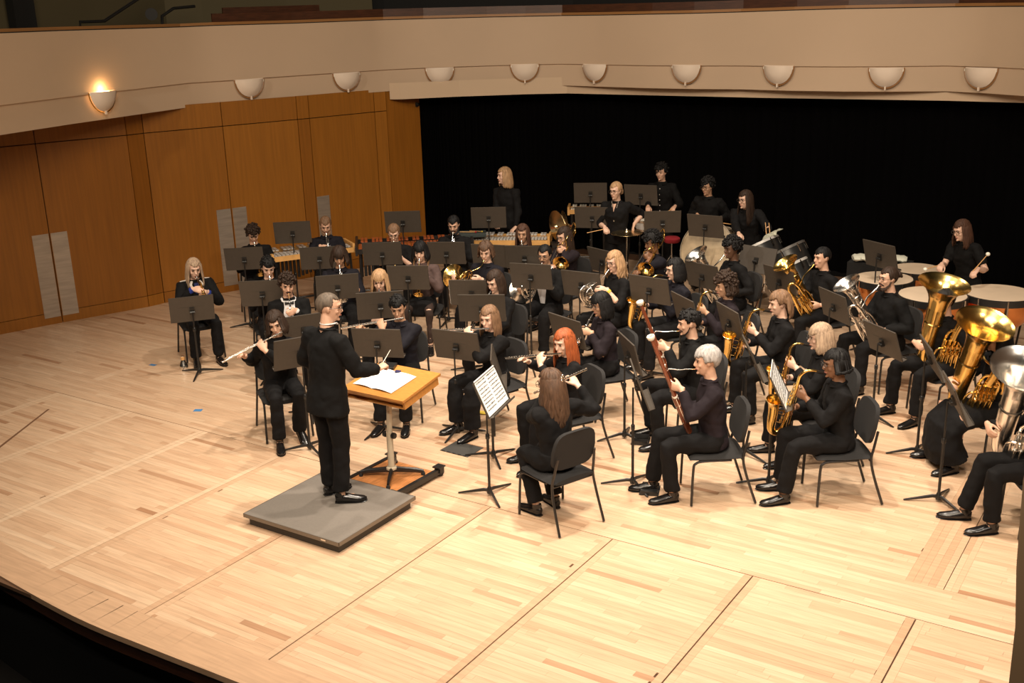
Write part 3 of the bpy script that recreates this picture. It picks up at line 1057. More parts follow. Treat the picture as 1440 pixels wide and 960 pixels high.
    if b:
        Bm = MB()
        if b == 'moustache':
            Bm.tube([(-.03, .082, -.052), (-.012, .101, -.044), (.012, .101, -.044), (.03, .082, -.052)], [.003, .007, .007, .003], 6)
            Bm.ell((0, .096, -.085), (.014, .008, .01), 8, 6)
        else:
            k = {'full': 1.0, 'stubble': .42, 'big': 1.5}[b]
            for s_ in (-1, 1):
                Bm.tube([(s_ * .070, .012, -.02), (s_ * .064, .03, -.062), (s_ * .046, .058, -.095), (s_ * .014, .083, -.112)], [(.006 * k, .011), (.009 * k, .014), (.011 * k, .017), (.013 * k, .020)], 8)
            Bm.ell((0, .083, -.108), (.026, .018 * k, .022 * k), 10, 7)
            Bm.tube([(-.034, .075, -.062), (-.014, .099, -.044), (.014, .099, -.044), (.034, .075, -.062)], [.006, .0065 * k, .0065 * k, .006], 6)
        MB().join(Bm, F_).obj('beard', m_hair(sp.get('beardcol', hr)), root)

    # ---- hair
    hs = sp.get('style', 'short')
    Hm = MB()
    sd = sp.get('seed', rnd.randint(0, 999))
    if hs == 'short':
        hair_cap(Hm, C, Hr, .060, .012, -.05, .009, .003, sd)
    elif hs == 'spiky':
        hair_cap(Hm, C, Hr, .052, .018, -.05, .013, .006, sd, balls=50, ballr=.012)
    elif hs == 'crop':
        hair_cap(Hm, C, Hr, .073, .012, -.05, .0045, .001, sd)
    elif hs == 'bowl':
        hair_cap(Hm, C, Hr, .048, .002, -.07, .020, .004, sd)
    elif hs == 'medium':
        hair_cap(Hm, C, Hr, .055, -.012, -.085, .017, .006, sd)
        locks(Hm, C, Hr, .10, 22, 66, .006, 1.0, sd, .024)
    elif hs == 'curly':
        hair_cap(Hm, C, Hr, .050, .0, -.07, .018, .007, sd, balls=110, ballr=.017)
    elif hs == 'curlymed':
        hair_cap(Hm, C, Hr, .048, -.01, -.08, .028, .01, sd, balls=150, ballr=.019)
        locks(Hm, C, Hr, .12, 22, 70, .012, 1.12, sd, .024)
    elif hs == 'afro':
        hair_cap(Hm, C, Hr, .052, .0, -.06, .036, .004, sd, balls=220, ballr=.014)
    elif hs == 'dreads':
        hair_cap(Hm, C, Hr, .055, .0, -.07, .014, .006, sd)
        locks(Hm, C, Hr, .075, 40, 62, .012, 1.2, sd, .014)
    elif hs == 'bob':
        hair_cap(Hm, C, Hr, .030, -.03, -.085, .018, .003, sd)
        locks(Hm, C, Hr, .13, 26, 52, .003, 1.1, sd, .024)
    elif hs == 'parted':
        hair_cap(Hm, C, Hr, .062, -.02, -.085, .016, .003, sd)
        locks(Hm, C, Hr, .15, 26, 40, .004, 1.05, sd, .022, front_len=.11)
    elif hs in ('shoulder', 'long', 'wavy', 'longwavy', 'bangs'):
        hair_cap(Hm, C, Hr, .034 if hs == 'bangs' else .066, -.02, -.085, .014, .003, sd)
        ln = sp.get('hlen', {'shoulder': .20, 'long': .38, 'wavy': .24, 'longwavy': .42, 'bangs': .24}[hs])
        locks(Hm, C, Hr, ln, 58, 54, .016 if 'wavy' in hs else .004, 1.18 if 'wavy' in hs else 1.02, sd, .0165, front_len=ln * .85)
    elif hs == 'bun':
        hair_cap(Hm, C, Hr, .068, .0, -.07, .009, .002, sd)
        Hm.ell(C + Hr @ np.array((0, -.125, sp.get('bunz', .03))), (.042, .04, .04), 12, 8)
        for k in range(14):
            a = rnd.uniform(0, 6.28)
            Hm.ell(C + Hr @ np.array((.034 * math.cos(a), -.128 + rnd.uniform(-.025, .02), sp.get('bunz', .03) + .034 * math.sin(a))), .015, 6, 5)
    elif hs == 'mullet':
        hair_cap(Hm, C, Hr, .055, -.0, -.085, .018, .006, sd, sideburn=.01)
        locks(Hm, C, Hr, .17, 16, 115, .01, 1.05, sd, .024)
    elif hs == 'ponytail':
        hair_cap(Hm, C, Hr, .068, -.012, -.08, .011, .003, sd)
        Hm.ell(C + Hr @ np.array((0, -.115, -.02)), (.03, .03, .04), 10, 7)
        Hm.tube([C + Hr @ np.array(p) for p in [(0, -.11, -.01), (.005, -.15, -.06), (0, -.14, -.14), (0, -.12, -.2)]], [.022, .028, .022, .008], 8)
    Hm.obj('hair', m_hair(hr), root, smooth='all')
    if sp.get('hair2'):          # two-tone: pale side locks
        H2 = MB()
        for s_ in (-1, 1):
            for k in range(3):
                H2.tube([C + Hr @ np.array((s_ * .078, .03 - .025 * k, .03)), C + Hr @ np.array((s_ * .09, .03 - .03 * k, -.06)), C + Hr @ np.array((s_ * .092, .025 - .03 * k, -.14)), C + Hr @ np.array((s_ * .085, .03 - .03 * k, -.23))], [(.014, .01), (.018, .012), (.017, .011), (.006, .005)], 7)
        H2.obj('side_locks', m_hair(sp['hair2']), root, label='pale blond side locks')

    # ---- shirt or jacket
    top = sp.get('top', 'black')
    Sh = MB()
    X = Tr @ np.array((1, 0, 0))
    fem = sp.get('fem', False)
    w_, dp = build * (.94 if fem else 1.0), build
    jk = sp.get('jacket', False)
    secs = [(-.10 if not jk else -.16, .165 * w_, .125 * dp), (.0, .165 * w_, .125 * dp), (.10, (.142 if fem else .152) * w_, .110 * dp), (.20, .150 * w_, .113 * dp), (.31, .165 * w_, .122 * dp), (.40 * th, .172 * w_, .112 * dp),
            (.465 * th, .150 * w_, .082 * dp), (.515 * th, .088, .066), (.545 * th, .064, .060)]
    if not sit and jk:
        secs = [(-.17, .187 * w_, .137 * dp), (-.09, .182 * w_, .135 * dp)] + secs[1:]
    Sh.tube([T(0, (-.004 if z < .3 else 0) + (.012 if fem and .25 < z < .36 else 0), z if z > 0 else z * (1 if not sit else .55)) for z, a, b_ in secs], [(a, b_) for z, a, b_ in secs], 20, ref=X)
    short = sp.get('sleeve', 'long')
    fold = random.Random(sd)
    for s_, sg in (('L', -1), ('R', 1)):
        S, E, W2 = arms[s_]
        k = 1.12 if jk else 1.0
        pts = [T(sg * .07, -.008, .43 * th), T(sg * .122 * w_, -.010, .450 * th), S, S + (E - S) * .25, S + (E - S) * .5, S + (E - S) * .75, S + (E - S) * .92, E]
        rr = [.062, .068, .070 * k, .066 * k, .062 * k, .060 * k, .058 * k, .056 * k]
        if short == 'long' or short == 'cuff':
            e2 = W2 - E
            pts += [E + e2 * .15, E + e2 * .35, E + e2 * .55, E + e2 * .75, E + e2 * .93]
            rr += [.056 * k, .053 * k, .049 * k, .045 * k, .040 * k]
        elif short == 'roll':
            e2 = W2 - E
            pts += [E + e2 * .12, E + e2 * .22]
            rr += [.051, .050]
        elif short == 'short':
            pts, rr = pts[:6], rr[:6]
            rr[-1] = .058
        rr = [q * build ** .35 * (1 + fold.uniform(-.07, .07)) for q in rr]
        Sh.tube(pts, rr, 10)
    nm = 'jacket' if jk else ('blouse' if fem else 'shirt')
    tm = m_cloth(top)
    later(nm, Sh, .0125, [tm], root, 3)
    if short == 'cuff':
        for s_ in 'LR':
            S, E, W2 = arms[s_]
            e2 = nrm(W2 - E)
            MB().tube([W2 - e2 * .055, W2 - e2 * .03, W2 - e2 * .004], [.040, .041, .037], 12).obj('cuff', MT('cuff_' + sp.get('cuffcol', 'white'), {'white': (.62, .6, .6), 'blue': (.012, .03, .22)}[sp.get('cuffcol', 'white')], .8), root, label=sp.get('cuffcol', 'white') + ' shirt cuff')
    # collar
    Cl = MB()
    if not sp.get('nocollar'):
        cm = m_cloth('white') if sp.get('tux') else tm
        ring = []
        for a in np.linspace(.35, 2 * math.pi - .35, 16):       # open at the throat
            ring.append(nk + Tr @ np.array((.066 * math.sin(a), .012 + .066 * math.cos(a), -.012 - .022 * (math.cos(a) > .3))))
        Cl.tube(ring, [(.010, .022)] * 16, 8, ref=(0, 0, 1))
        Cl.obj('collar', cm, root)
    if sp.get('tux'):
        V, F = [], []
        zs = [.10, .16, .22, .28, .34, .40, .45, .49, .52]
        for i, z in enumerate(zs):
            ww = .020 + .052 * min(1, (i + 1) / 5) * (1 if i < 6 else .75)
            yy = float(np.interp(z, [.10, .20, .31, .40 * th, .465 * th, .53 * th], [.112, .116, .126, .118, .092, .066])) * dp
            for j in range(5):
                u = (j - 2) / 2
                V.append(T(u * ww, yy + .006 - .016 * u * u * (ww / .07), z * th))
        for i in range(len(zs) - 1):
            for j in range(4):
                F.append((i * 5 + j, i * 5 + j + 1, i * 5 + j + 6, i * 5 + j + 5))
        MB().add(V, F).obj('shirt_front', m_cloth('white'), root, smooth='all', label='white dress shirt front')
        p = T(0, .088 * dp, .50 * th)
        Bt = MB()
        for s_ in (-1, 1):
            Bt.tube([p + (0, .008, 0), p + X * s_ * .022 + (0, .006, 0), p + X * s_ * .05], [(.007, .006), (.015, .007), (.021, .006)], 8, ref=(0, 0, 1))
        Bt.ell(p + (0, .012, 0), (.010, .009, .010), 8, 6)
        Bt.obj('bow_tie', m_plastic, root)
    if sp.get('trim'):           # pale edging on the collar and shoulders
        Tm = MB()
        for s_ in (-1, 1):
            Tm.tube([T(s_ * .05, .055, .53 * th), T(s_ * .075, .085, .49 * th), T(s_ * .05, .112, .45 * th)], [(.018, .006), (.024, .006), (.01, .005)], 8)
            Tm.tube([T(s_ * .09, -.0, .535 * th), T(s_ * .18, -.0, .525 * th)], [.008, .007], 6)
        Tm.obj('collar_trim', MT('trim_white', (.6, .55, .5), .8), root, label='white collar and shoulder trim')
        MB().tube([T(0, .10, .30), T(0, .115, .40 * th), T(0, .082, .51 * th)], [(.02, .01), (.03, .01), (.03, .01)], 8, ref=X).obj('shirt_front', MT('blue_shirt', (.01, .018, .09), .8), root, label='dark blue shirt front')
    if sp.get('vneck'):
        MB().add([T(-.03, .083 * dp, .515 * th), T(.03, .083 * dp, .515 * th), T(.0, .129 * dp, .40 * th), T(0, .105 * dp, .515 * th)], [(0, 2, 3), (3, 2, 1)]).obj('neckline', m_skin(sk), root, smooth=False, label='bare skin at the open collar')
    if sp.get('buttons'):
        Bn = MB()
        for k in range(6):
            z = .02 + k * .085
            yy = float(np.interp(z, [.0, .20, .31, .40, .465], [.125, .116, .126, .118, .092]))
            Bn.ell(T(.0, yy + .004, z), (.008, .004, .008), 8, 6)
        Bn.obj('buttons', m_white, root, label='row of white shirt buttons')
    if sp.get('lanyard'):
        MB().tube(bez([T(-.05, .06, .52), T(-.02, .128, .36), T(0, .135, .24), T(.02, .128, .36), T(.05, .06, .52)], 20), .004, 5).obj('lanyard', m_steel, root)

    # ---- trousers or skirt
    bot = sp.get('bottom', 'trousers')
    Tm = MB()
    bm = m_cloth(sp.get('botcol', 'black'))
    if bot in ('trousers', 'wide', 'tights'):
        if bot != 'tights':
            Tm.tube([hip + (0, -.005, .09), hip + (0, 0, .02), hip + (0, .01, -.05), hip + (0, .01, -.075)], [(.155 * build, .118), (.168 * build, .128), (.16 * build, .12), (.12, .09)], 16, ref=(1, 0, 0))
        fl_ = {'wide': 1.5, 'trousers': 1.16, 'tights': .66}[bot]
        for s_ in 'LR':
            Hp, K, A = legs[s_]
            tq = build ** .6 * (1.0 if bot != 'tights' else .8)
            pts = [Hp + (0, -.02, 0), Hp + (K - Hp) * .3, Hp + (K - Hp) * .65, Hp + (K - Hp) * .9, K + (0, .005, -.012), K + (A - K) * .12, K + (A - K) * .35, K + (A - K) * .6, K + (A - K) * .82, A + (K - A) * .04]
            rr = [.092 * tq, .090 * tq, .078 * tq, .070 * tq, .067 * tq, .065 * tq, .062 * fl_, .060 * fl_, .059 * fl_, .061 * fl_]
            rr = [q * (1 + fold.uniform(-.05, .05)) for q in rr]
            Tm.tube(pts, rr, 12)
        later('tights' if bot == 'tights' else 'trousers', Tm, .0135, [bm if bot != 'tights' else m_cloth('tights')], root, 3)
    if bot in ('skirt', 'tights'):
        Sk = MB()
        if bot == 'tights':
            Sk.tube([hip + (0, -.02, .10), hip + (0, .02, .01), hip + (0, .14, .0), hip + (0, .28, .0), hip + (0, .34, .0)], [(.15, .11), (.175, .125), (.19, .10), (.19, .09), (.185, .085)], 16, ref=(1, 0, 0))
        else:
            Sk.tube([hip + (0, -.02, .10), hip + (0, .02, .0), hip + (0, .2, -.02), hip + (0, .40, -.03), hip + (0, .50, -.12), hip + (0, .50, -.30), hip + (0, .46, -.40)], [(.16, .12), (.19, .13), (.22, .11), (.24, .13), (.25, .13), (.27, .15), (.29, .17)], 18, ref=(1, 0, 0))
        later('skirt', Sk, .014, [bm], root, 3)
    # ---- shoes
    for s_, sg in (('L', -1), ('R', 1)):
        A = legs[s_][2]
        ta = R(sp.get('toe', 8)) * -sg + R(sp.get('foot' + s_, 0))
        S_ = MB()
        S_.tube([(0, -.065, .045), (0, -.045, .048), (0, .0, .046), (0, .06, .038), (0, .12, .030), (0, .175, .026), (0, .20, .022)],
                [(.020, .030), (.036, .044), (.038, .046), (.043, .036), (.046, .028), (.038, .023), (.014, .014)], 12, ref=(1, 0, 0))
        S_.tube([(0, -.02, .05), (0, -.015, .10)], [(.038, .05), (.038, .045)], 10, ref=(1, 0, 0))
        S_.tube([(0, -.07, .008), (0, -.03, .008), (0, .04, .007), (0, .11, .007), (0, .17, .007), (0, .205, .008)], [(.022, .008), (.036, .008), (.038, .007), (.046, .007), (.040, .007), (.012, .006)], 10, ref=(1, 0, 0))
        for k in range(3):
            S_.tube([(-.022, .045 + k * .018, .068 - k * .006), (.022, .045 + k * .018, .068 - k * .006)], .0035, 5)
        rot = rz(ta) @ rx(R(sp.get('footpitch' + s_, 0)))
        MB().join(S_, m4(rot, (A[0], A[1] + .01, sp.get('footz' + s_, 0.0)))).obj('shoe', m_shoe, root)
    if sp.get('wristband'):
        S, E, W2 = arms[sp['wristband']]
        e2 = nrm(W2 - E)
        MB().tube([W2 - e2 * .05, W2 - e2 * .02], [.034, .033], 12).obj('wristband', m_yel, root, label='yellow wristband')
    if sp.get('hairclip'):
        q = C + Hr @ np.array((0, -.118, .045))
        Kc = MB()
        for k in range(5):
            a = k * 2 * math.pi / 5
            Kc.ell(q + Hr @ np.array((.022 * math.cos(a), -.004, .022 * math.sin(a))), (.013, .007, .013), 7, 5)
        Kc.obj('hair_clip', m_silver, root, label='silvery flower hair clip')
    return dict(root=root, W=Mw, L=Lm, inst=inst, arms=arms, mouth=mouth, C=C, Mi=Mi, sp=sp, org=org, yaw=yaw)
# ---------------------------------------------------------------- instruments (origin: mouthpiece, +Y away from the player, +X to the player's right)
DEFROT = {'trumpet': (-27, 0, 0), 'flute': (0, 13, 6), 'clarinet': (-58, 0, 0), 'oboe': (-66, 0, 0), 'alto': (4, -14, 0), 'tenor': (6, -20, 0), 'bassoon': (0, 0, 0),
          'horn': (0, 0, 0), 'trombone': (-20, 0, 8), 'euph': (-31, 8, 0), 'tuba': (-16, -5, 72)}
DEFOFF = {'tuba': (.02, .07, -.16), 'trumpet': (0, .004, 0), 'flute': (0, .002, -.004)}
CURL = {'trumpet': .8, 'flute': .75, 'clarinet': .75, 'oboe': .75, 'alto': .85, 'tenor': .85, 'bassoon': .8, 'horn': .8, 'trombone': 1.1, 'euph': .8, 'tuba': .7}
POLES = {'flute': {'R': (.8, -.3, -.7), 'L': (-.5, .3, -.9)}, 'trumpet': {'R': (.7, -.2, -.9), 'L': (-.7, -.2, -.9)}, 'trombone': {'L': (-.8, .2, -.6), 'R': (.5, -.2, -1)}}
BU = nrm((-.12, .37, .92))
BQ = np.array((-.03, .24, -.03))
GRIPS = {
    'trumpet': {'L': ((-.085, .20, -.095), (.6, .75, .2), (1, -.3, 0)), 'R': ((.088, .19, -.02), (-.65, .7, .25), (-.6, -.1, -.7))},
    'flute': {'L': ((.165, .075, -.075), (.2, -.45, .85), (0, -.85, -.45)), 'R': ((.40, -.06, -.065), (.1, .75, .6), (0, .6, -.75))},
    'clarinet': {'L': ((-.058, .18, -.045), (.55, .35, .75), (.85, 0, -.35)), 'R': ((.058, .34, -.045), (-.55, .35, .75), (-.85, 0, -.35))},
    'alto': {'L': ((-.065, .09, -.20), (.6, .7, .1), (.75, -.5, 0)), 'R': ((.075, .08, -.40), (-.55, .75, 0), (-.75, -.5, 0))},
    'bassoon': {'L': (tuple(BQ - BU * .12 + (-.07, -.075, 0)), (.55, .8, .15), (.8, -.4, 0)), 'R': (tuple(BQ - BU * .36 + (.08, -.07, 0)), (-.5, .8, .2), (-.8, -.4, 0))},
    'horn': {'L': ((-.075, .12, -.20), (.45, .85, -.1), (.9, -.3, -.2)), 'R': ((.26, .02, -.40), (.1, .75, .45), (-.5, -.3, .8))},
    'trombone': {'L': ((-.09, .015, -.075), (.5, .75, .4), (.85, -.2, -.2)), 'R': ((.05, .33, -.12), (-.35, .6, .6), (-.5, .4, -.6))},
    'euph': {'L': ((-.11, .24, -.40), (.25, .85, .3), (.8, -.1, .4)), 'R': ((.10, .27, -.16), (-.7, .6, .1), (-.7, .1, -.5))},
    'tuba': {'L': ((-.20, .32, .03), (.75, .3, -.3), (.3, -.5, -.8)), 'R': ((.27, .20, -.26), (-.2, .95, .1), (-.9, -.1, -.2))},
}
GRIPS['oboe'] = GRIPS['clarinet']
GRIPS['tenor'] = {k: (tuple(np.array(W) * 1.12), d, n) for k, (W, d, n) in GRIPS['alto'].items()}


def b_trumpet(met):
    A = MB()
    A.lathe([(.004, -.002), (.0135, 0), (.013, .012), (.006, .024), (.0045, .04), (.006, .09)], 10, axis=(0, 1, 0))
    L = MB().tube([(0, .06, 0), (0, .3, 0)] + arc((0, .31, -.028), .028, 90, -90, 7, (0, 1, 0), (0, 0, 1)) + [(0, .23, -.056)], .0072, 8)
    B = MB()
    B.lathe([(.0062, .20), (.008, .30), (.012, .38), (.020, .43), (.034, .465), (.0615, .487), (.060, .488), (.03, .462), (.016, .43)], 18, origin=(-.022, 0, -.004), axis=(0, 1, 0))
    B.tube([(-.022, .21, -.004), (-.022, .11, -.004)] + arc((-.022, .105, -.032), .028, 90, 270, 7, (0, 1, 0), (0, 0, 1)) + [(-.022, .22, -.06)], .0075, 8)
    V = MB()
    for k in range(3):
        V.lathe([(.011, -.085), (.0115, -.08), (.0105, -.075), (.0105, .02), (.0115, .022), (.0115, .03), (.003, .032), (.003, .05), (.008, .052), (.008, .056)], 10, origin=(-.011, .19 + .026 * k, 0), caps=True)
    S = MB()
    S.tube([(.0, .25, -.02), (.04, .25, -.02), (.045, .25, -.035), (.04, .25, -.05), (0, .25, -.05)], .005, 6)
    S.tube([(0, .19, -.03), (-.05, .19, -.03)], .005, 6)
    for y in (.16, .29):
        S.tube([(0, y, 0), (-.022, y, -.004)], .003, 5)
    return [('mouthpiece', A, m_silver), ('leadpipe', L, met), ('bell', B, met), ('valves', V, met), ('slides', S, met)]


def b_flute(met, L=.66):
    T = MB().tube([(-.055, .012, 0), (L - .06, .012, 0)], .0095, 9)
    T.tube([(-.06, .012, 0), (-.05, .012, 0)], .0108, 9)
    T.tube([(.155, .012, 0), (.175, .012, 0)], .0115, 9)
    P = MB().tube([(-.014, .006, .007), (.014, .006, .007)], [(.012, .005)] * 2, 8)
    K = MB()
    for k in range(13):
        x = .20 + k * .030
        K.lathe([(.0001, .004), (.008, .004), (.008, .001), (.0001, 0)], 9, origin=(x, .012, .0105))
    K.tube([(.19, .003, .011), (.56, .003, .011)], .0025, 5)
    for k in range(3):
        K.lathe([(.0001, .004), (.009, .004), (.009, .001)], 9, origin=(L - .12 + k * .03, .012, .0105))
    return [('flute_tube', T, met), ('lip_plate', P, met), ('keywork', K, met)]


def b_clarinet(wood, oboe=False):
    B = MB()
    r = .0105 if oboe else .0145
    if oboe:
        B.tube([(0, .05, 0), (0, .30, 0), (0, .50, 0)], [.008, .011, .013], 10)
        B.lathe([(.013, .5), (.022, .545), (.023, .56), (.015, .585), (.014, .55)], 14, axis=(0, 1, 0))
    else:
        B.tube([(0, -.015, 0), (0, .02, 0), (0, .07, 0)], [(.008, .004), (.011, .010), .013], 10)
        B.tube([(0, .07, 0), (0, .13, 0), (0, .32, 0), (0, .54, 0)], [.0145, .0155, r, r], 10)
        B.lathe([(r, .54), (.017, .58), (.024, .62), (.035, .65), (.033, .651), (.02, .61)], 16, axis=(0, 1, 0))
    K = MB()
    for y in ((.09, .29, .50) if oboe else (.07, .135, .33, .545)):
        K.tube([(0, y - .004, 0), (0, y + .004, 0)], r + .004, 10)
    for s_ in (-1, 1):
        K.tube([(s_ * r, .16, r * .7), (s_ * r, .31, r * .7)], .003, 5)
        K.tube([(s_ * r, .34, r * .7), (s_ * r, .52, r * .7)], .003, 5)
    for k in range(9):
        K.lathe([(.0001, .005), (.008, .004), (.008, .0)], 8, origin=(.006 * (-1) ** k, .16 + k * .04, r + .003))
    P = [('body_tube', B, wood), ('keywork', K, m_silver)]
    if oboe:
        P.append(('reed', MB().tube([(0, -.01, 0), (0, .02, 0), (0, .06, 0)], [(.005, .002), (.003, .003), (.003, .003)], 7), m_wood))
    return P


def b_sax(met, s=1.0):
    Mp = MB().tube([(0, -.022, -.004), (0, .0, .0), (0, .05, .008)], [(.009, .004), (.0115, .011), .0115], 9)
    N = MB().tube(bez([(0, .035, .008), (0, .08, .016), (0, .125, .004), (0, .15, -.035), (0, .152, -.075)], 14), list(np.linspace(.0085, .0135, len(bez([(0, .035, .008), (0, .08, .016), (0, .125, .004), (0, .15, -.035), (0, .152, -.075)], 14)))), 10)
    pts = bez([(0, .152, -.07), (0, .152, -.25), (0, .152, -.48), (0, .162, -.535), (0, .20, -.568), (0, .238, -.535), (0, .252, -.47), (0, .262, -.38), (0, .272, -.32)], 34)
    u = np.linspace(0, 1, len(pts))
    B = MB().tube(pts, list(np.interp(u, [0, .3, .55, .7, .85, 1], [.012, .018, .026, .030, .034, .039])), 14, caps=False)
    B.lathe([(.039, 0), (.044, .03), (.056, .055), (.0605, .062), (.058, .063), (.046, .04), (.034, .0), (.025, -.05)], 18, origin=(0, .272, -.32), axis=(0, .15, 1))
    K = MB()
    for s_ in (-1, 1):
        K.tube([(s_ * .022, .165, -.12), (s_ * .03, .17, -.50)], .0032, 5)
        K.tube([(s_ * .018, .135, -.10), (s_ * .027, .13, -.48)], .003, 5)
    for k in range(9):
        r_ = .008 + .001 * k
        K.lathe([(.0001, .008), (r_, .006), (r_, 0)], 9, origin=(.0, .152 + .018 + .0017 * k, -.14 - k * .040), axis=(0, 1, 0))
    for k, z in enumerate((-.50, -.42, -.34)):
        K.lathe([(.0001, .010), (.019, .007), (.019, 0)], 10, origin=(.036, .235 + .012 * k, z), axis=(1, .2, 0))
        K.tube([(.03, .17, z), (.055, .23 + .012 * k, z)], .0035, 5)
    K.tube([(0, .17, -.36), (0, .235, -.36)], .006, 6)
    parts = [('mouthpiece', Mp, m_bwood), ('neck_pipe', N, met), ('horn_body', B, met), ('keywork', K, m_gold if met is m_brass else met)]
    if s != 1:
        for _, q, _m in parts:
            q.v = [v * s for v in q.v]
    return parts


def b_bassoon(_):
    P = lambda t, dx=0, dy=0: BQ + BU * t + np.array((dx, dy, 0))
    B = MB().tube([P(-.62, .012), P(-.60, .012), P(-.22, .012), P(-.20)], [(.024, .034), (.03, .038), (.029, .034), (.02, .02)], 12)
    B.tube([P(-.24, -.012), P(.08, -.012), P(.10, -.012), P(.36, -.012)], [.019, .017, .0185, .0165], 12)
    W = MB().tube([P(-.24, .028), P(.03, .028)], [.0155, .012], 10)
    R_ = MB()
    R_.lathe([(.0165, .36), (.030, .37), (.035, .385), (.034, .40), (.027, .404), (.021, .395), (.0205, .36)], 16, origin=P(0, -.012), axis=BU)
    RL = []
    for t in (-.22, .09, -.60):
        R_2 = MB()
        RL.append(R_2)
        R_2.tube([P(t - .008, -.004 if t > -.5 else .012), P(t + .008, -.004 if t > -.5 else .012)], [(.024, .034) if t < .0 else (.021, .021)] * 2, 12)
    Bo = MB().tube(bez([(0, 0, 0), (0, .05, .004), (.0, .12, .0), (.0, .18, .01), (-.002, .215, .012), (-.002, .232, -.005), P(.03, .028)], 22), list(np.linspace(.0035, .006, len(bez([0, 1, 2, 3, 4, 5, 6] and [(0, 0, 0)] * 7, 22)))), 7)
    K = MB()
    for k in range(9):
        t = -.5 + k * .085
        K.lathe([(.0001, .006), (.011, .004), (.011, 0)], 8, origin=P(t, -.01, -.02 if k % 2 else .02), axis=(-.3, -1 if k % 2 else 1, .2))
    for dx in (-.03, .035):
        K.tube([P(-.5, dx), P(.05, dx * .8)], .003, 5)
    Bn = MB().tube([(0, -.012, 0), (0, .02, .001)], [(.008, .002), (.004, .004)], 7)
    return [('bore_shade', MB().lathe([(.0001, .385), (.0222, .386)], 14, origin=P(0, -.012), axis=BU), m_black), ('wooden_joints', B, m_redwood), ('wing_joint', W, m_redwood), ('bell_ring', R_, m_ivory), *[('joint_ring', q, m_ivory) for q in RL], ('bocal', Bo, m_silver), ('keywork', K, m_silver), ('reed', Bn, m_wood)]  # first part: black disc that paints the shade inside the open bell


def b_horn(met):
    c = np.array((.10, .19, -.27))
    U, V = nrm((.25, .85, .25)), nrm((-.1, -.25, .95))
    V = nrm(V - U * np.dot(U, V))
    N_ = np.cross(U, V)
    T = MB()
    T.lathe([(.004, -.002), (.012, 0), (.011, .012), (.0045, .03), (.004, .05)], 10, axis=(0, .8, -.6))
    T.tube(bez([(0, .03, -.02), (0, .09, -.07), c + V * .10 + U * .02, c + U * .13 + V * .03, c + U * .11 - V * .07, c - V * .13], 26), .0055, 7)
    T.tube(arc(c, .135, 0, 330, 26, U, V), .0075, 7)
    T.tube(arc(c + N_ * .022, .105, 40, 390, 24, U, V), .007, 7)
    T.tube(arc(c - N_ * .02, .085, 100, 420, 20, U, V), .0065, 7)
    Vv = MB()
    for k in range(3):
        q = c + U * (-.045 + .042 * k) + V * .0 - N_ * .0
        Vv.lathe([(.018, -.02), (.0185, -.016), (.017, -.012), (.017, .018), (.019, .02), (.01, .026)], 12, origin=q, axis=N_, caps=True)
        Vv.tube(arc(q - V * .05, .014, 0, 180, 6, U, V) + [q - V * .09 - U * .014], .0045, 6)
        Vv.tube([q - N_ * .02, q - N_ * .045 + U * .01], .004, 5)
    a = nrm((.62, -.62, -.30))
    b0 = c + np.array((.03, .10, .02))
    th = bez([c - U * .0 - V * .135, c + U * .12 - V * .08, c + U * .16 + V * .02, c + U * .09 + V * .09 + a * .02, c + a * .06 + V * .05, c + a * .13], 20)
    B = MB().tube(th, list(np.interp(np.linspace(0, 1, len(th)), [0, .5, .8, 1], [.008, .013, .022, .032])), 12, caps=False)
    B.lathe([(.032, 0), (.045, .045), (.068, .085), (.105, .115), (.152, .135), (.155, .137), (.150, .135), (.10, .107), (.06, .07), (.03, .0)], 24, origin=c + a * .13, axis=a)
    return [('tubing', T, met), ('valves', Vv, m_silver), ('bell', B, met)]


def b_trombone(met):
    S = MB()
    S.lathe([(.005, -.002), (.013, 0), (.012, .016), (.005, .035), (.0055, .06)], 10, axis=(0, 1, 0))
    for z in (0, -.085):
        S.tube([(0, .05 if z == 0 else -.02, z), (0, .62, z)], .0065, 7)
        S.tube([(0, .30, z), (0, .88, z)], .0085, 7)
    S.tube(arc((0, .88, -.0425), .0425, 90, -90, 8, (0, 1, 0), (0, 0, 1)), .0085, 7)
    for y in (.07, .32):
        S.tube([(0, y, 0), (0, y, -.085)], .006, 6)
    B = MB()
    x, z = -.115, -.045
    B.lathe([(.009, -.24), (.011, .0), (.015, .12), (.022, .20), (.038, .26), (.065, .30), (.105, .325), (.107, .327), (.102, .325), (.062, .295), (.03, .24)], 22, origin=(x, .02, z), axis=(0, 1, 0))
    B.tube([(x, -.2, z), (x, -.34, z)] + arc((x, -.35, z + .065), .065, -90, -270, 10, (0, 1, 0), (0, 0, 1)) + [(x, -.1, z + .13), (x, .0, z + .13), (x * .6, .06, z + .10), (0, .06, z + .06)], .0085, 8)
    B.tube([(x, -.2, z + .0), (x, -.2, z + .13)], .005, 6)
    B.tube([(x, .03, z), (x, .03, z + .13)], .005, 6)
    B.tube([(x - .03, -.30, z + .02), (x - .03, -.10, z + .02), (x - .03, -.08, z + .05), (x - .03, -.10, z + .09), (x - .03, -.30, z + .09), (x - .03, -.32, z + .05), (x - .03, -.30, z + .02)], .007, 7)
    B.tube([(x, .0, z), (0, .0, -.085)], .005, 6)
    return [('slide', S, m_silver), ('bell', B, met)]


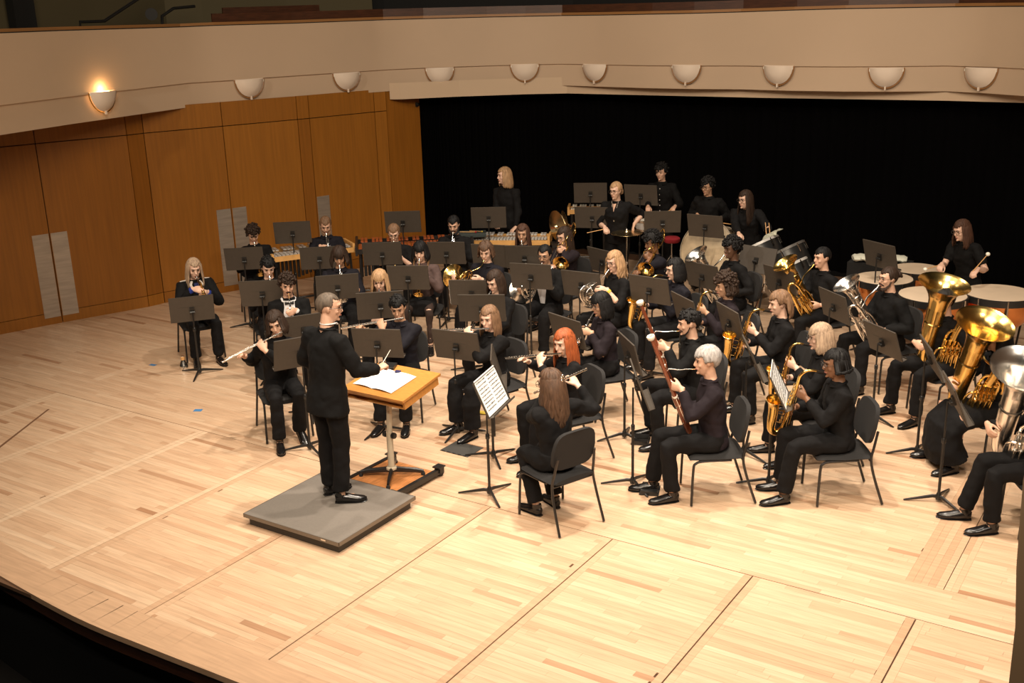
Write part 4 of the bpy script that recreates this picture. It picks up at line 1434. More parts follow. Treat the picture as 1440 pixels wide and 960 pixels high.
def b_euph(met, s=1.0, tuba=False):
    lead = MB()
    lead.lathe([(.005, -.002), (.013, 0), (.012, .016), (.005, .035), (.0055, .06)], 10, axis=(0, 1, -.25))
    T = MB()
    Bl = MB()
    if not tuba:
        # the coil lies in the plane that runs away from the player: bell tube next to the body, valves on the left side
        pts = bez([(-.01, .42, -.12), (.0, .425, -.33), (.01, .40, -.43), (.02, .34, -.475), (.03, .285, -.44), (.035, .265, -.34), (.035, .265, -.12), (.035, .265, .06)], 34)
        Bl.tube(pts, list(np.interp(np.linspace(0, 1, len(pts)), [0, .3, .6, 1], [.020, .030, .040, .056])), 14, caps=False)
        Bl.lathe([(.056, 0), (.064, .06), (.084, .115), (.115, .15), (.148, .168), (.150, .170), (.144, .168), (.105, .142), (.065, .08), (.04, .0)], 26, origin=(.035, .265, .06), axis=(.0, .05, 1))
        Bl.lathe([(.060, 0), (.064, .006), (.060, .012)], 16, origin=(.035, .265, .05))
        lead.tube(bez([(0, .045, -.011), (.0, .12, -.02), (-.02, .19, -.02), (-.05, .26, -.04), (-.055, .33, -.07), (-.05, .36, -.14)], 18), .0075, 8)
        for k in range(3):
            q = np.array((-.055, .315 + .040 * k, -.23))
            T.lathe([(.017, -.13), (.018, -.125), (.016, -.12), (.016, .05), (.018, .053), (.017, .065), (.003, .066), (.003, .095), (.012, .097), (.012, .101)], 12, origin=q, caps=True)
            T.tube([q + (0, .0, .02), q + (-.045, .0, .02), q + (-.058, .0, .0), q + (-.045, .0, -.02), q + (0, 0, -.02)], .008, 7)
            T.tube([q + (0, 0, -.04), q + (-.035, .0, -.04), q + (-.045, .0, -.10 - .04 * k), q + (-.03, .0, -.12 - .04 * k), q + (-.016, .0, -.10 - .04 * k), q + (-.01, .0, -.06)], .008, 7)
        T.tube(bez([(-.01, .42, -.12), (-.015, .425, -.03), (-.03, .40, .02), (-.05, .35, .01), (-.055, .325, -.06), (-.055, .32, -.16)], 18), .016, 9)
        T.tube(bez([(-.05, .40, -.26), (-.04, .44, -.36), (-.03, .40, -.44), (-.04, .33, -.42), (-.05, .31, -.33)], 18), .010, 8)
        T.tube(bez([(-.06, .29, -.10), (-.05, .25, -.20), (-.05, .25, -.34), (-.04, .30, -.40)], 12), .009, 8)
    else:
        pts = bez([(-.15, .27, .0), (-.165, .26, -.33), (-.125, .25, -.455), (-.01, .24, -.505), (.085, .21, -.45), (.115, .19, -.34), (.12, .17, -.12), (.12, .15, .12)], 36)
        Bl.tube(pts, list(np.interp(np.linspace(0, 1, len(pts)), [0, .3, .6, 1], [.036, .048, .058, .080])), 16, caps=False)
        Bl.lathe([(.080, 0), (.092, .08), (.122, .16), (.170, .21), (.215, .235), (.218, .238), (.21, .234), (.155, .195), (.10, .11), (.06, .0)], 28, origin=(.12, .15, .12), axis=(0, -.04, 1))
        Bl.lathe([(.078, 0), (.083, .008), (.078, .016)], 18, origin=(.12, .165, -.02))
        lead.tube(bez([(0, .05, -.01), (.0, .14, .0), (-.05, .22, -.0), (-.08, .28, -.04), (-.06, .32, -.12)], 14), .009, 8)
        T.tube(bez([(-.15, .27, .0), (-.155, .28, .10), (-.12, .30, .16), (-.06, .31, .14), (-.025, .33, .05), (-.01, .33, -.08)], 20), [.036, .035, .034, .033, .032] + [.030] * (len(bez([(0, 0, 0)] * 6, 20)) - 5), 12)
        for k in range(4):
            q = np.array((-.065 + .040 * k, .335, -.16))
            T.lathe([(.018, -.10), (.019, -.095), (.017, -.09), (.017, .07), (.019, .073), (.018, .085), (.003, .087), (.003, .11), (.012, .112), (.012, .117)], 12, origin=q, caps=True)
            T.tube([q + (0, .0, .03), q + (0, .055, .03), q + (0, .068, .01), q + (0, .055, -.01), q + (0, 0, -.01)], .0085, 7)
            T.tube([q + (0, .0, -.03), q + (0, .05, -.04), q + (0, .06, -.17 - .03 * k), q + (0, .045, -.19 - .03 * k), q + (0, .03, -.17 - .03 * k), q + (0, .02, -.07)], .0085, 7)
        T.tube(bez([(.06, .335, -.2), (.07, .34, -.34), (.0, .34, -.42), (-.08, .33, -.38), (-.10, .32, -.28), (-.10, .31, -.1), (-.06, .32, -.05)], 22), .013, 8)
        T.tube(bez([(.03, .36, -.16), (.10, .34, -.18), (.10, .32, -.33), (.05, .33, -.42)], 12), .011, 8)
        T.tube(bez([(-.03, .35, .02), (.04, .33, .0), (.05, .32, -.12), (.02, .34, -.2)], 12), .011, 8)
    k_ = 1.16 if tuba else 1.04
    for q in (lead, T, Bl):
        q.v = [v * k_ for v in q.v]
    return [('leadpipe', lead, m_silver if met is m_silver else met), ('valves', T, met), ('bell', Bl, met)]


BUILD = {'trumpet': b_trumpet, 'flute': b_flute, 'piccolo': b_flute, 'clarinet': b_clarinet, 'oboe': lambda m: b_clarinet(m, True), 'alto': b_sax, 'tenor': lambda m: b_sax(m, 1.2), 'bassoon': b_bassoon,
         'horn': b_horn, 'trombone': b_trombone, 'euph': b_euph, 'tuba': lambda m: b_euph(m, 1, True)}
NAMES = {'alto': 'alto_saxophone', 'tenor': 'tenor_saxophone', 'euph': 'euphonium', 'horn': 'french_horn'}
CATS = {'alto': 'saxophone', 'tenor': 'saxophone', 'euph': 'euphonium', 'horn': 'horn'}
_IC = {}


def instrument(kind, met, mw, label, group=None):
    nm = NAMES.get(kind, kind)
    if (kind, met.name) not in _IC:
        _IC[(kind, met.name)] = [(n, M.mesh(n, m, smooth=True)) for n, M, m in BUILD[kind](met)]
    root = empty(nm, (0, 0, 0), 0, label, CATS.get(kind, kind), group)
    root.matrix_world = Matrix(mw.tolist())
    for n, me in _IC[(kind, met.name)]:
        o = bpy.data.objects.new(n, me)
        COL.objects.link(o)
        o.parent = root
    return root
# ---------------------------------------------------------------- chairs and music stands
def chair_parts():
    P = []
    s = MB().tube([(0, -.235, .43), (0, -.20, .43), (0, .0, .425), (0, .19, .43), (0, .235, .42)], [(.20, .024), (.225, .032), (.23, .033), (.225, .032), (.20, .024)], 16, ref=(1, 0, 0))
    P.append(('seat', s, m_chairfab))
    b = MB()
    n, V, F = 20, [], []
    for side in (0, 1):
        for k in range(n):
            a = 2 * math.pi * k / n
            c, s_ = math.cos(a), math.sin(a)
            x = .215 * math.copysign(abs(c) ** .45, c)
            z = .17 * math.copysign(abs(s_) ** .55, s_)
            t = z * .20
            V.append((x * (1 - .1 * (z > 0) * z / .17), -.235 - t - (.022 if side else -.014) + .10 * x * x * -1 * 0 + .25 * x * x, .70 + z))
    F = [tuple(range(n)), tuple(range(n, 2 * n))[::-1]] + [(k, n + k, n + (k + 1) % n, (k + 1) % n) for k in range(n)]
    b.add(V, F)
    P.append(('backrest', b, m_chairfab))
    for sg in (-1, 1):
        f = MB().tube(bez([(sg * .20, -.12, .405), (sg * .215, .12, .41), (sg * .222, .19, .395), (sg * .226, .212, .34), (sg * .235, .225, .01)], 12), .0115, 7)
        P.append(('leg', f, m_chairmet))
        r_ = MB().tube(bez([(sg * .19, -.265, .66), (sg * .205, -.235, .52), (sg * .215, -.215, .41), (sg * .225, -.25, .25), (sg * .235, -.33, .01)], 12), .0115, 7)
        P.append(('leg', r_, m_chairmet))
    c = MB().tube([(-.2, -.215, .40), (.2, -.215, .40)], .009, 6)
    c.tube([(-.215, .15, .405), (.215, .15, .405)], .009, 6)
    P.append(('crossbar', c, m_chairmet))
    return P


CH = [(n, M.mesh(n, m)) for n, M, m in chair_parts()]


def chair(x, y, yaw, label):
    r_ = empty('orchestra_chair', (x, y, 0), yaw, label, 'chair', 'black orchestra chairs of the seated players')
    for n, me in CH:
        o = bpy.data.objects.new(n, me)
        COL.objects.link(o)
        o.parent = r_
    return r_


def stand_parts():
    d = MB()
    W, H = .255, .165
    V, F = [], []
    # slightly dished sheet with folded edges; local desk plane x, z; face towards -Y (towards the player at +Y is flipped in place)
    d.box((0, 0, 0), (2 * W, .003, 2 * H))
    d.box((0, .006, H - .002), (2 * W, .014, .004))
    for sg in (-1, 1):
        d.box((sg * (W - .0015), .006, 0), (.003, .014, 2 * H))
    d.box((0, -.0022, .03), (.30, .0015, .004))
    lip = MB().box((0, .03, -H), (2 * W, .06, .003))
    lip.box((0, .06, -H + .008), (2 * W, .003, .016))
    hub = MB().box((0, -.012, -.015), (.055, .02, .075))
    hub.lathe([(.016, -.03), (.018, -.028), (.018, .028), (.016, .03)], 10, origin=(0, -.032, -.03), axis=(1, 0, 0), caps=True)
    return d.mesh('desk', m_stand, smooth=False), lip.mesh('lip', m_stand, smooth=False), hub.mesh('hub', m_standdk)


ST_D, ST_L, ST_H = stand_parts()
ST_P1 = MB().tube([(0, 0, .03), (0, 0, .56)], .0125, 9).mesh('pole', m_standdk)
ST_P2 = MB().tube([(0, 0, 0), (0, 0, 1)], .0085, 8).mesh('pole', m_standdk)
ST_C = MB().lathe([(.014, -.025), (.018, -.02), (.018, .02), (.014, .025)], 10).mesh('collar', m_plastic)
ST_B = MB().lathe([(.022, .02), (.026, .03), (.024, .06), (.014, .085)], 10, caps=True).mesh('hub', m_standdk)
lg = MB()
lg.tube([(0, .0, .05), (0, .05, .052), (0, .24, .016), (0, .285, .008)], [(.012, .017), (.013, .017), (.011, .009), (.009, .006)], 8, ref=(1, 0, 0))
ST_G = lg.mesh('leg', m_standdk)


def linko(n, me, parent, loc=(0, 0, 0), rot=(0, 0, 0), scale=(1, 1, 1)):
    o = bpy.data.objects.new(n, me)
    COL.objects.link(o)
    o.parent = parent
    o.location = loc
    o.rotation_euler = rot
    o.scale = scale
    return o


def stand(x, y, z, yaw, label, tilt=15, legrot=0.0):
    """x, y at the pole; desk centre at height z; the player is towards +Y"""
    r_ = empty('music_stand', (x, y, 0), R(yaw), label, 'music stand', 'black music stands on the stage')
    linko('desk', ST_D, r_, (0, .05, z), (R(tilt), 0, 0))
    linko('lip', ST_L, r_, (0, .05, z), (R(tilt), 0, 0))
    linko('hub', ST_H, r_, (0, .05, z), (R(tilt), 0, 0))
    linko('pole', ST_P1, r_)
    linko('pole', ST_P2, r_, (0, 0, .5), (0, 0, 0), (1, 1, z - .53))
    linko('collar', ST_C, r_, (0, 0, .56))
    linko('hub', ST_B, r_)
    for k in range(3):
        linko('leg', ST_G, r_, (0, 0, 0), (0, 0, R(60 + 120 * k + legrot)))
    return r_


def sheet(x, y, z, yaw, tilt, label, w=.42, h=.30, staves=9, name='sheet_music', dx=0, pages=2):
    """open music part lying on a stand desk"""
    r_ = empty(name, (x, y, 0), R(yaw), label, 'sheet music')
    G = empty('pages', (0, .05, z), 0)
    bpy.data.objects.remove(G)
    rot = rx(R(tilt))
    P = MB()
    P.box((dx, .006, h / 2 - .155), (w, .004, h), None)
    I = MB()
    for p in range(pages):
        x0 = dx - w / 2 + w / pages * (p + .08)
        x1 = dx - w / 2 + w / pages * (p + .92)
        for k in range(staves):
            zc = h - .165 - .02 - (h - .05) * k / staves
            for q in range(5):
                I.box(((x0 + x1) / 2, .0086, zc - q * .0022), (x1 - x0, .0004, .0006))
            for q in range(16):
                I.box((x0 + (x1 - x0) * rnd.random(), .0088, zc - rnd.random() * .010), (.004, .0004, .004 + .006 * rnd.random()))
    m = m4(rot, (0, .05, z))
    MB().join(P, m).obj('pages', m_paper, r_, smooth=False)
    q = MB().join(I, m).obj('printed_staves', m_ink, r_, smooth=False)
    return r_


# ---------------------------------------------------------------- conductor's platform, desk and dolly
pd = empty('conductor_podium', (-6.065, 6.285, 0), R(0), 'low grey carpeted podium platform under the conductor', 'podium')
top = MB()
top.box((0, 0, .095), (1.06, .985, .026))
top.obj('carpet_top', m_grey, pd, smooth=False)
eg = MB()
for sx in (-1, 1):
    eg.box((sx * .532, 0, .092), (.006, .995, .034))
    eg.box((0, sx * .495, .092), (1.07, .006, .034))
eg.obj('metal_edging', MT('dull_alloy', (.20, .18, .155), .45, metal=.7), pd, smooth=False)
MB().box((0, 0, .041), (1.0, .93, .08)).obj('plinth', MT('dark_plinth', (.04, .034, .028), .55), pd, smooth=False)
MB().box((.37, -.4985, .094), (.05, .002, .012)).obj('maker_plate', m_chrome, pd, smooth=False)

dk = empty('conductor_desk', (-6.04, 7.09, 0), 0, 'tilting oak conductor desk on a beige post with a black star base', 'desk')
tl = R(9)
rt_ = rx(tl)
D = MB()
D.box((0, 0, 0), (.70, .56, .022), rt_)
DT = m4(np.eye(3), (0, .07, .955))
MB().join(D, DT).obj('desk_top', m_tabwood, dk, smooth=False)
D = MB()
D.box(rt_ @ np.array((-.325, 0, -.05)), (.02, .50, .08), rt_)
D.box(rt_ @ np.array((.325, 0, -.05)), (.02, .50, .08), rt_)
D.box(rt_ @ np.array((0, .24, -.05)), (.65, .02, .08), rt_)
D.box(rt_ @ np.array((0, 0, -.085)), (.65, .50, .012), rt_)
D.box(rt_ @ np.array((0, -.255, -.03)), (.65, .012, .016), rt_)
MB().join(D, DT).obj('score_shelf', m_tabwood, dk, smooth=False, label='open score shelf under the desk top')
MB().tube([(0, 0, .145), (0, 0, .5)], .030, 12).obj('post', m_post, dk)
MB().tube([(0, 0, .45), (0, .03, .88)], .025, 12).obj('post', m_post, dk)
kn = MB()
kn2 = MB()
kn2.lathe([(.001, 0), (.028, .003), (.03, .02), (.026, .035), (.001, .036)], 12, origin=(-.03, 0, .47), axis=(-1, 0, 0))
kn.lathe([(.001, 0), (.028, .003), (.03, .02), (.026, .035), (.001, .036)], 12, origin=(.03, 0, .47), axis=(1, 0, 0))
kn.obj('clamp_knob', m_plastic, dk)
kn2.obj('clamp_knob', m_plastic, dk)
MB().lathe([(.035, .135), (.05, .138), (.05, .155), (.032, .165)], 16).obj('base_ring', m_post, dk)
for k in range(4):
    a = R(32 + 90 * k)
    MB().tube([(0, 0, .135), (.22 * math.cos(a), .22 * math.sin(a), .12), (.29 * math.cos(a), .29 * math.sin(a), .105)], [(.03, .02), (.026, .016), (.02, .012)], 8, ref=(0, 0, 1)).obj('leg', m_chairmet, dk)
    MB().lathe([(.018, .07), (.02, .085), (.01, .11)], 10, origin=(.285 * math.cos(a), .285 * math.sin(a), 0), caps=True).obj('foot', m_rubber, dk)
dl = empty('wheeled_dolly', (-6.045, 7.09, 0), R(-2), 'low plywood dolly with black corner casters under the conductor desk', 'dolly')
MB().box((0, 0, .062), (.54, .54, .016)).obj('deck', m_dolwood, dl, smooth=False)
for sx in (-1, 1):
    MB().box((sx * .29, 0, .055), (.04, .62, .05)).obj('side_rail', m_chairmet, dl, smooth=False)
for sx in (-1, 1):
    for sy_ in (-1, 1):
        c = MB()
        c.box((sx * .29, sy_ * .33, .10), (.085, .09, .012))
        c.box((sx * .29 - .03, sy_ * .335, .07), (.006, .06, .06))
        c.box((sx * .29 + .03, sy_ * .335, .07), (.006, .06, .06))
        co = c.obj('caster', m_chairmet, dl, smooth=False)
        MB().lathe([(.001, -.016), (.036, -.016), (.042, -.010), (.042, .010), (.036, .016), (.001, .016)], 14, origin=(sx * .29, sy_ * .35, .042), axis=(1, 0, 0)).obj('wheel', m_rubber, co)
sc_ = empty('conductor_score', (-6.10, 7.10, 0), R(-4), 'open white full score lying on the conductor desk', 'score')
for sg in (-1, 1):
    pg = MB()
    V, F = [], []
    for i in range(7):
        u = i / 6
        for yv in (-.17, .17):
            p = rt_ @ np.array((sg * .235 * u, yv, .013 + .016 * math.sin(u * math.pi) ** .8 * (1 - .5 * u)))
            V.append(p + (0, .07 - .03, .955 + .0))
    F = [(2 * i, 2 * i + 2, 2 * i + 3, 2 * i + 1) if sg > 0 else (2 * i, 2 * i + 1, 2 * i + 3, 2 * i + 2) for i in range(6)]
    pg.add(V, F)
    pg.obj('page', m_paper, sc_, smooth='all')
    ln = MB()
    for k in range(10):
        p = rt_ @ np.array((sg * .125, -.145 + .03 * k, .0275))
        ln.box(p + (0, .04, .955), (.17, .0012, .0004), rt_)
    ln.obj('printed_staves', MT('pale_ink', (.55, .55, .55), .8), sc_, smooth=False)
tag(MB().box((-6.24, 7.35, 1.02), (.17, .10, .022), rz(.3) @ rx(tl)).obj('wallet', m_plastic, smooth=False), 'flat black case at the back corner of the conductor desk', 'case')
tag(MB().box((-6.07, 7.30, 1.006), (.05, .03, .012), rz(.2) @ rx(tl)).obj('eraser', MT('dark_blue', (.02, .02, .09), .5), smooth=False), 'small dark blue eraser on the conductor desk beside the score', 'eraser')

# floor things
hp = empty('floor_hatch', (-5.935, 8.035, 0), R(-1), 'dark grey floor box cover set in the boards beside the flute stand', 'floor box')
MB().box((0, 0, .002), (.335, .265, .006)).obj('cover_plate', MT('hatch_grey', (.045, .042, .038), .6), hp, smooth=False)
for k in range(5):
    MB().box((-.13 + k * .065, -.128, .006), (.035, .012, .003)).obj('cable_slot', m_black, hp, smooth=False)
mt = empty('trumpet_mute', (-10.38, 8.43, 0), 0, 'silver cone trumpet mute standing on the floor beside the trumpet soloist', 'mute')
MB().lathe([(.001, 0), (.055, .0), (.058, .01), (.05, .05), (.028, .10), (.018, .16), (.02, .165), (.001, .165)], 18).obj('mute_body', m_silver, mt)
MB().tube([(0, 0, .11), (0, 0, .15)], .026, 12).obj('cork_strip', m_wood, mt)
tag(MB().box((-9.1, 7.51, .0015), (.09, .07, .002), rz(.5)).obj('tape_mark', m_tape, smooth=False), 'blue tape mark on the floor in front of the first flute', 'tape mark')
tag(MB().box((-10.84, 8.34, .0015), (.09, .05, .002), rz(.1)).obj('tape_mark', m_tape, smooth=False), 'blue tape mark on the floor left of the trumpet soloist', 'tape mark')
for (x, y, lb) in [(-3.92, 8.08, 'small black pedal unit on the floor beside the front bassoon stand'), (-4.5, 9.06, 'small black pedal unit on the floor beside the rear bassoon stand')]:
    p = empty('foot_pedal', (x, y, 0), R(20), lb, 'pedal')
    for k in (-1, 1):
        MB().box((0, k * .055, .02), (.15, .095, .035), rx(k * .08)).obj('pedal_plate', m_plastic, p, smooth=False)
    MB().box((0, 0, .008), (.17, .2, .014)).obj('pedal_base', m_rubber, p, smooth=False)
Y = MB()
Y.ell((-6.30, 8.93, .015), (.06, .035, .015), 10, 6)
Y.ell((-6.25, 8.95, .02), (.035, .03, .02), 9, 6)
tag(Y.obj('cleaning_cloth', m_yel), 'crumpled yellow cleaning cloth on the floor beside the brown-haired flute player', 'cloth')
# the blurred side wall edge at the right border of the photo
PV = [(-0.285, 2.476, 3.211), (-0.289, 2.473, 3.151), (-0.285, 2.476, 3.02), (-0.282, 2.478, 2.936), (-0.27, 2.485, 2.783), (-0.24, 2.505, -1.3), (-0.1, 2.6, -1.3), (-0.1, 2.6, 3.211)]
n_ = len(PV)
tag(MB().add([np.array(p) for p in PV] + [np.array((0, 0, CAM_H)) + (np.array(p) - (0, 0, CAM_H)) * 1.03 for p in PV], [tuple(range(n_)), tuple(range(n_, 2 * n_))[::-1]] + [(k, n_ + k, n_ + (k + 1) % n_, (k + 1) % n_) for k in range(n_)]).obj('wall_side', MT('side_wall', (.50, .33, .19), .8), smooth=False), kind='structure')
# ---------------------------------------------------------------- percussion
def axis_rot(n, up_=(0, 0, 1)):
    Z = nrm(n)
    X = nrm(np.cross(up_, Z)) if abs(np.dot(nrm(up_), Z)) < .98 else np.array((1, 0, 0))
    return np.stack([X, np.cross(Z, X), Z], 1)


def keyboard(name, label, a, b, z, rows, wid0, wid1, mbar, mframe, mtube, group=None, endmat=None, tubes=True, count=22):
    """a keyboard percussion instrument from a to b (left end, right end as the player's public sees it)"""
    a, b = np.array(a), np.array(b)
    L = np.linalg.norm(b - a)
    d = (b - a) / L
    r_ = empty(name, (*((a + b) / 2), 0), math.atan2(d[1], d[0]), label, 'keyboard percussion', group)
    W = max(wid0, wid1)
    bw = L / count * .78
    for k in range(count):
        x = -L / 2 + L * (k + .5) / count
        w_ = (wid0 + (wid1 - wid0) * k / count) * .5
        MB().box((x, -w_ * .52, z), (bw, w_, .018)).obj('bar', mbar, r_, smooth=False)
    for k in range(count - 1):
        if k % 7 in (0, 1, 3, 4, 5):
            x = -L / 2 + L * (k + 1) / count
            w_ = (wid0 + (wid1 - wid0) * k / count) * .45
            MB().box((x, w_ * .55, z + .03), (bw, w_, .018)).obj('bar', mbar, r_, smooth=False)
    for sy_ in (-1, 1):
        MB().box((0, sy_ * W * .56, z - .035), (L + .04, .022, .07)).obj('side_rail', mframe, r_, smooth=False)
    em = endmat or mframe
    for sx, ww in ((-1, wid0), (1, wid1)):
        MB().box((sx * (L / 2 + .03), 0, z - .02), (.035, ww * 1.2 + .04, .13)).obj('end_frame', em, r_, smooth=False)
        for sy_ in (-1, 1):
            MB().tube([(sx * (L / 2 - .02), sy_ * ww * .5, z - .08), (sx * (L / 2 - .0), sy_ * ww * .55, .05)], .018, 8).obj('leg', m_chairmet, r_)
            MB().ell((sx * (L / 2), sy_ * ww * .55, .035), (.03, .022, .035), 10, 7).obj('wheel', m_rubber, r_)
        MB().box((sx * (L / 2 - .01), 0, .16), (.025, ww * 1.05, .03)).obj('cross_brace', m_chairmet, r_, smooth=False)
    MB().tube([(-L / 2, 0, .17), (L / 2, 0, .17)], .016, 8).obj('stretcher', m_chairmet, r_)
    if tubes:
        for k in range(count):
            x = -L / 2 + L * (k + .5) / count
            ln = .42 - .30 * k / count
            MB().tube([(x, -W * .22, z - .03), (x, -W * .22, z - .03 - ln)], min(.021, bw * .48), 8).obj('resonator', mtube, r_)
    return r_


keyboard('marimba', 'long marimba with red-brown bars and a black frame in front of the oak wall', (-10.45, 11.86), (-9.22, 12.9), .86, 2, .62, .36, m_padouk, m_chairmet, m_rubber, endmat=m_chairmet, count=30)
keyboard('vibraphone', 'vibraphone with silver bars and a pale wooden front rail, behind the bearded light-haired trumpeter', (-11.2, 10.82), (-10.62, 11.80), .86, 2, .46, .34, m_bar, m_yellowwood, m_chairmet, endmat=m_yellowwood, count=20)
keyboard('vibraphone', 'silver-barred keyboard with pale wooden ends, played by the blond standing percussionist', (-9.33, 13.17), (-8.33, 13.65), .82, 2, .42, .30, m_bar, m_yellowwood, m_chairmet, endmat=m_yellowwood, count=24)
keyboard('glockenspiel', 'small glockenspiel with pale bars behind the percussion stands', (-8.78, 15.12), (-8.30, 15.36), .97, 2, .26, .18, m_ivory, m_yellowwood, m_chairmet, tubes=False, count=14)

t = empty('trap_table', (-9.28, 13.02, 0), R(35), 'small table covered in dark green felt, with mallets on it', 'table')
MB().box((0, 0, .90), (.46, .36, .03)).obj('table_top', m_felt, t, smooth=False)
MB().tube([(0, 0, .05), (0, 0, .89)], .015, 8).obj('pole', m_chrome, t)
for k in range(3):
    a = R(120 * k)
    MB().tube([(0, 0, .3), (.2 * math.cos(a), .2 * math.sin(a), .015)], .009, 6).obj('leg', m_chrome, t)


def mallet(p, q, head=.016, hm=None, label='wooden mallet', name='mallet', hr=(1, 1)):
    r_ = empty(name, p, 0, label, 'mallet')
    v = np.array(q) - np.array(p)
    MB().tube([(0, 0, 0), v], [.006, .0045], 7).obj('shaft', m_wood, r_)
    if head:
        MB().ell(v, (head, head, head * .9), 10, 7).obj('mallet_head', hm or m_ivory, r_)
    return r_


mallet((-9.44, 12.98, .925), (-9.20, 13.04, .932), .016, m_red, 'mallet with a red head lying on the green felt table')
mallet((-9.35, 13.10, .925), (-9.14, 13.12, .93), .014, m_yel, 'mallet with a yellow head lying on the green felt table')


def tripod_stand(name, loc, h, parts_label, cat, top):
    r_ = empty(name, loc, rnd.uniform(0, 6), parts_label, cat)
    MB().tube([(0, 0, .1), (0, 0, h * .55)], .014, 8).obj('pole', m_chrome, r_)
    MB().tube([(0, 0, h * .5), (0, 0, h)], .009, 8).obj('pole', m_chrome, r_)
    MB().lathe([(.02, -.02), (.02, .02)], 10, origin=(0, 0, h * .55), caps=True).obj('collar', m_chrome, r_)
    for k in range(3):
        a = R(120 * k)
        c, s_ = math.cos(a), math.sin(a)
        MB().tube([(.01 * c, .01 * s_, .42), (.16 * c, .16 * s_, .2), (.27 * c, .27 * s_, .012)], .008, 6).obj('leg', m_chrome, r_)
    return r_


c = tripod_stand('suspended_cymbal', (-7.05, 13.70, 0), 1.0, 'suspended bronze cymbal on a chrome stand, under the hands of the fair-haired percussionist', 'cymbal', None)
MB().lathe([(.008, .02), (.03, .025), (.045, .005), (.10, -.002), (.225, -.016), (.226, -.018), (.10, -.006), (.045, .0), (.008, .012)], 32, origin=(0, 0, 1.0)).obj('cymbal_plate', m_cymbal, c)
MB().lathe([(.012, .02), (.016, .03), (.006, .05)], 10, origin=(0, 0, 1.0), caps=True).obj('wing_nut', m_chrome, c)

s_ = empty('crash_cymbal_cradle', (-8.05, 13.58, 0), R(35), 'black cradle stand that holds the pair of upright crash cymbals', 'stand')
MB().tube([(0, 0, .05), (0, 0, .74)], .016, 8).obj('pole', m_chairmet, s_)
MB().box((0, 0, .75), (.30, .32, .03)).obj('tray', m_chairmet, s_, smooth=False)
for k in range(3):
    a = R(120 * k)
    MB().tube([(0, 0, .3), (.24 * math.cos(a), .24 * math.sin(a), .012)], .01, 6).obj('leg', m_chairmet, s_)
for sx, lb in ((-1, 'upright bronze crash cymbal, the one turned broader to the room'), (1, 'upright bronze crash cymbal, seen nearly edge-on beside its twin')):
    q = empty('crash_cymbal', (-8.05, 13.58, 1.01), R(35), lb, 'cymbal', 'pair of crash cymbals')
    rot = axis_rot((sx, -.5 if sx < 0 else .15, .12 * sx))
    Mx = MB().lathe([(.006, .05), (.035, .045), (.05, .015), (.12, .006), (.24, -.014), (.241, -.016), (.12, .0), (.05, .008), (.006, .04)], 30)
    MB().join(Mx, m4(rot, (sx * .07, 0, 0))).obj('cymbal_plate', m_cymbal, q)
    St = MB().tube(arc((0, 0, .06), .03, 0, 360, 14)[:-1], .006, 6, closed=True)
    MB().join(St, m4(rot, (sx * .07, 0, 0))).obj('leather_strap', m_redwood, q)


def drum(M_root, r_, h, o, n, shell, head, hoop, lugs=8, lugm=None, name_shell='shell'):
    rot = axis_rot(n)
    W = m4(rot, o)
    MB().join(MB().lathe([(r_ * .97, -h), (r_, -h + .005), (r_, -.01), (r_ * .98, 0)], 36), W).obj(name_shell, shell, M_root)
    MB().join(MB().lathe([(.0001, .006), (r_ * .96, .006), (r_ * 1.0, -.002)], 36), W).obj('drum_head', head, M_root)
    for z in (-.004, -h + .01):
        MB().join(MB().lathe([(r_ * 1.0, -.022), (r_ * 1.025, -.022), (r_ * 1.03, .01), (r_ * 1.0, .012)], 36, origin=(0, 0, z)), W).obj('hoop', hoop, M_root)
    for k in range(lugs):
        a = 2 * math.pi * (k + .3) / lugs
        c_, s2 = math.cos(a), math.sin(a)
        MB().join(MB().tube([(c_ * (r_ + .014), s2 * (r_ + .014), .0), (c_ * (r_ + .014), s2 * (r_ + .014), -min(h * .45, .12))], [.008, .012], 6), W).obj('lug', lugm or m_chrome, M_root)
    return rot


sn = tripod_stand('snare_drum', (-7.35, 14.95, 0), .80, 'white snare drum on a chrome stand in front of the buttoned-shirt drummer', 'drum', None)
sn.rotation_euler = (0, 0, 0)
drum(sn, .18, .15, (0, 0, .95), (0, -.1, 1), m_white, m_ivory, m_chrome, 8)
st_ = tripod_stand('percussion_stool', (-6.93, 14.95, 0), .62, 'percussion stool with a red seat between the snare drum and the bass drum', 'stool', None)
MB().lathe([(.001, 0), (.11, 0), (.125, .02), (.125, .06), (.10, .08), (.001, .085)], 22, origin=(0, 0, .62)).obj('seat', m_red, st_)

bd = empty('concert_bass_drum', (-5.95, 14.25, 0), 0, 'large concert bass drum with a worn tan skin, tilted on its stand', 'drum')
bn = nrm((-.15, -1, .42))
drum(bd, .40, .40, (-.06, -.16, .78), bn, MT('drum_shell_tan', (.20, .15, .10), .5, var=.1), m_oldskin, MT('hoop_tan', (.33, .27, .20), .5), 10, m_chrome)
MB().join(MB().ell((.05, .2, .008), (.045, .03, .002), 12, 6), m4(axis_rot(bn), (-.06, -.16, .78))).obj('drum_emblem', MT('emblem_ink', (.10, .075, .05), .7), bd, label='small dark printed mark on the skin')
for sx in (-1, 1):
    MB().tube([(sx * .46, .0, .85), (sx * .46, .02, .35), (sx * .42, -.25, .03)], .018, 8).obj('leg', m_chairmet, bd)
    MB().tube([(sx * .46, .02, .35), (sx * .42, .3, .03)], .018, 8).obj('leg', m_chairmet, bd)
MB().tube([(-.46, .02, .35), (.46, .02, .35)], .016, 8).obj('stretcher', m_chairmet, bd)

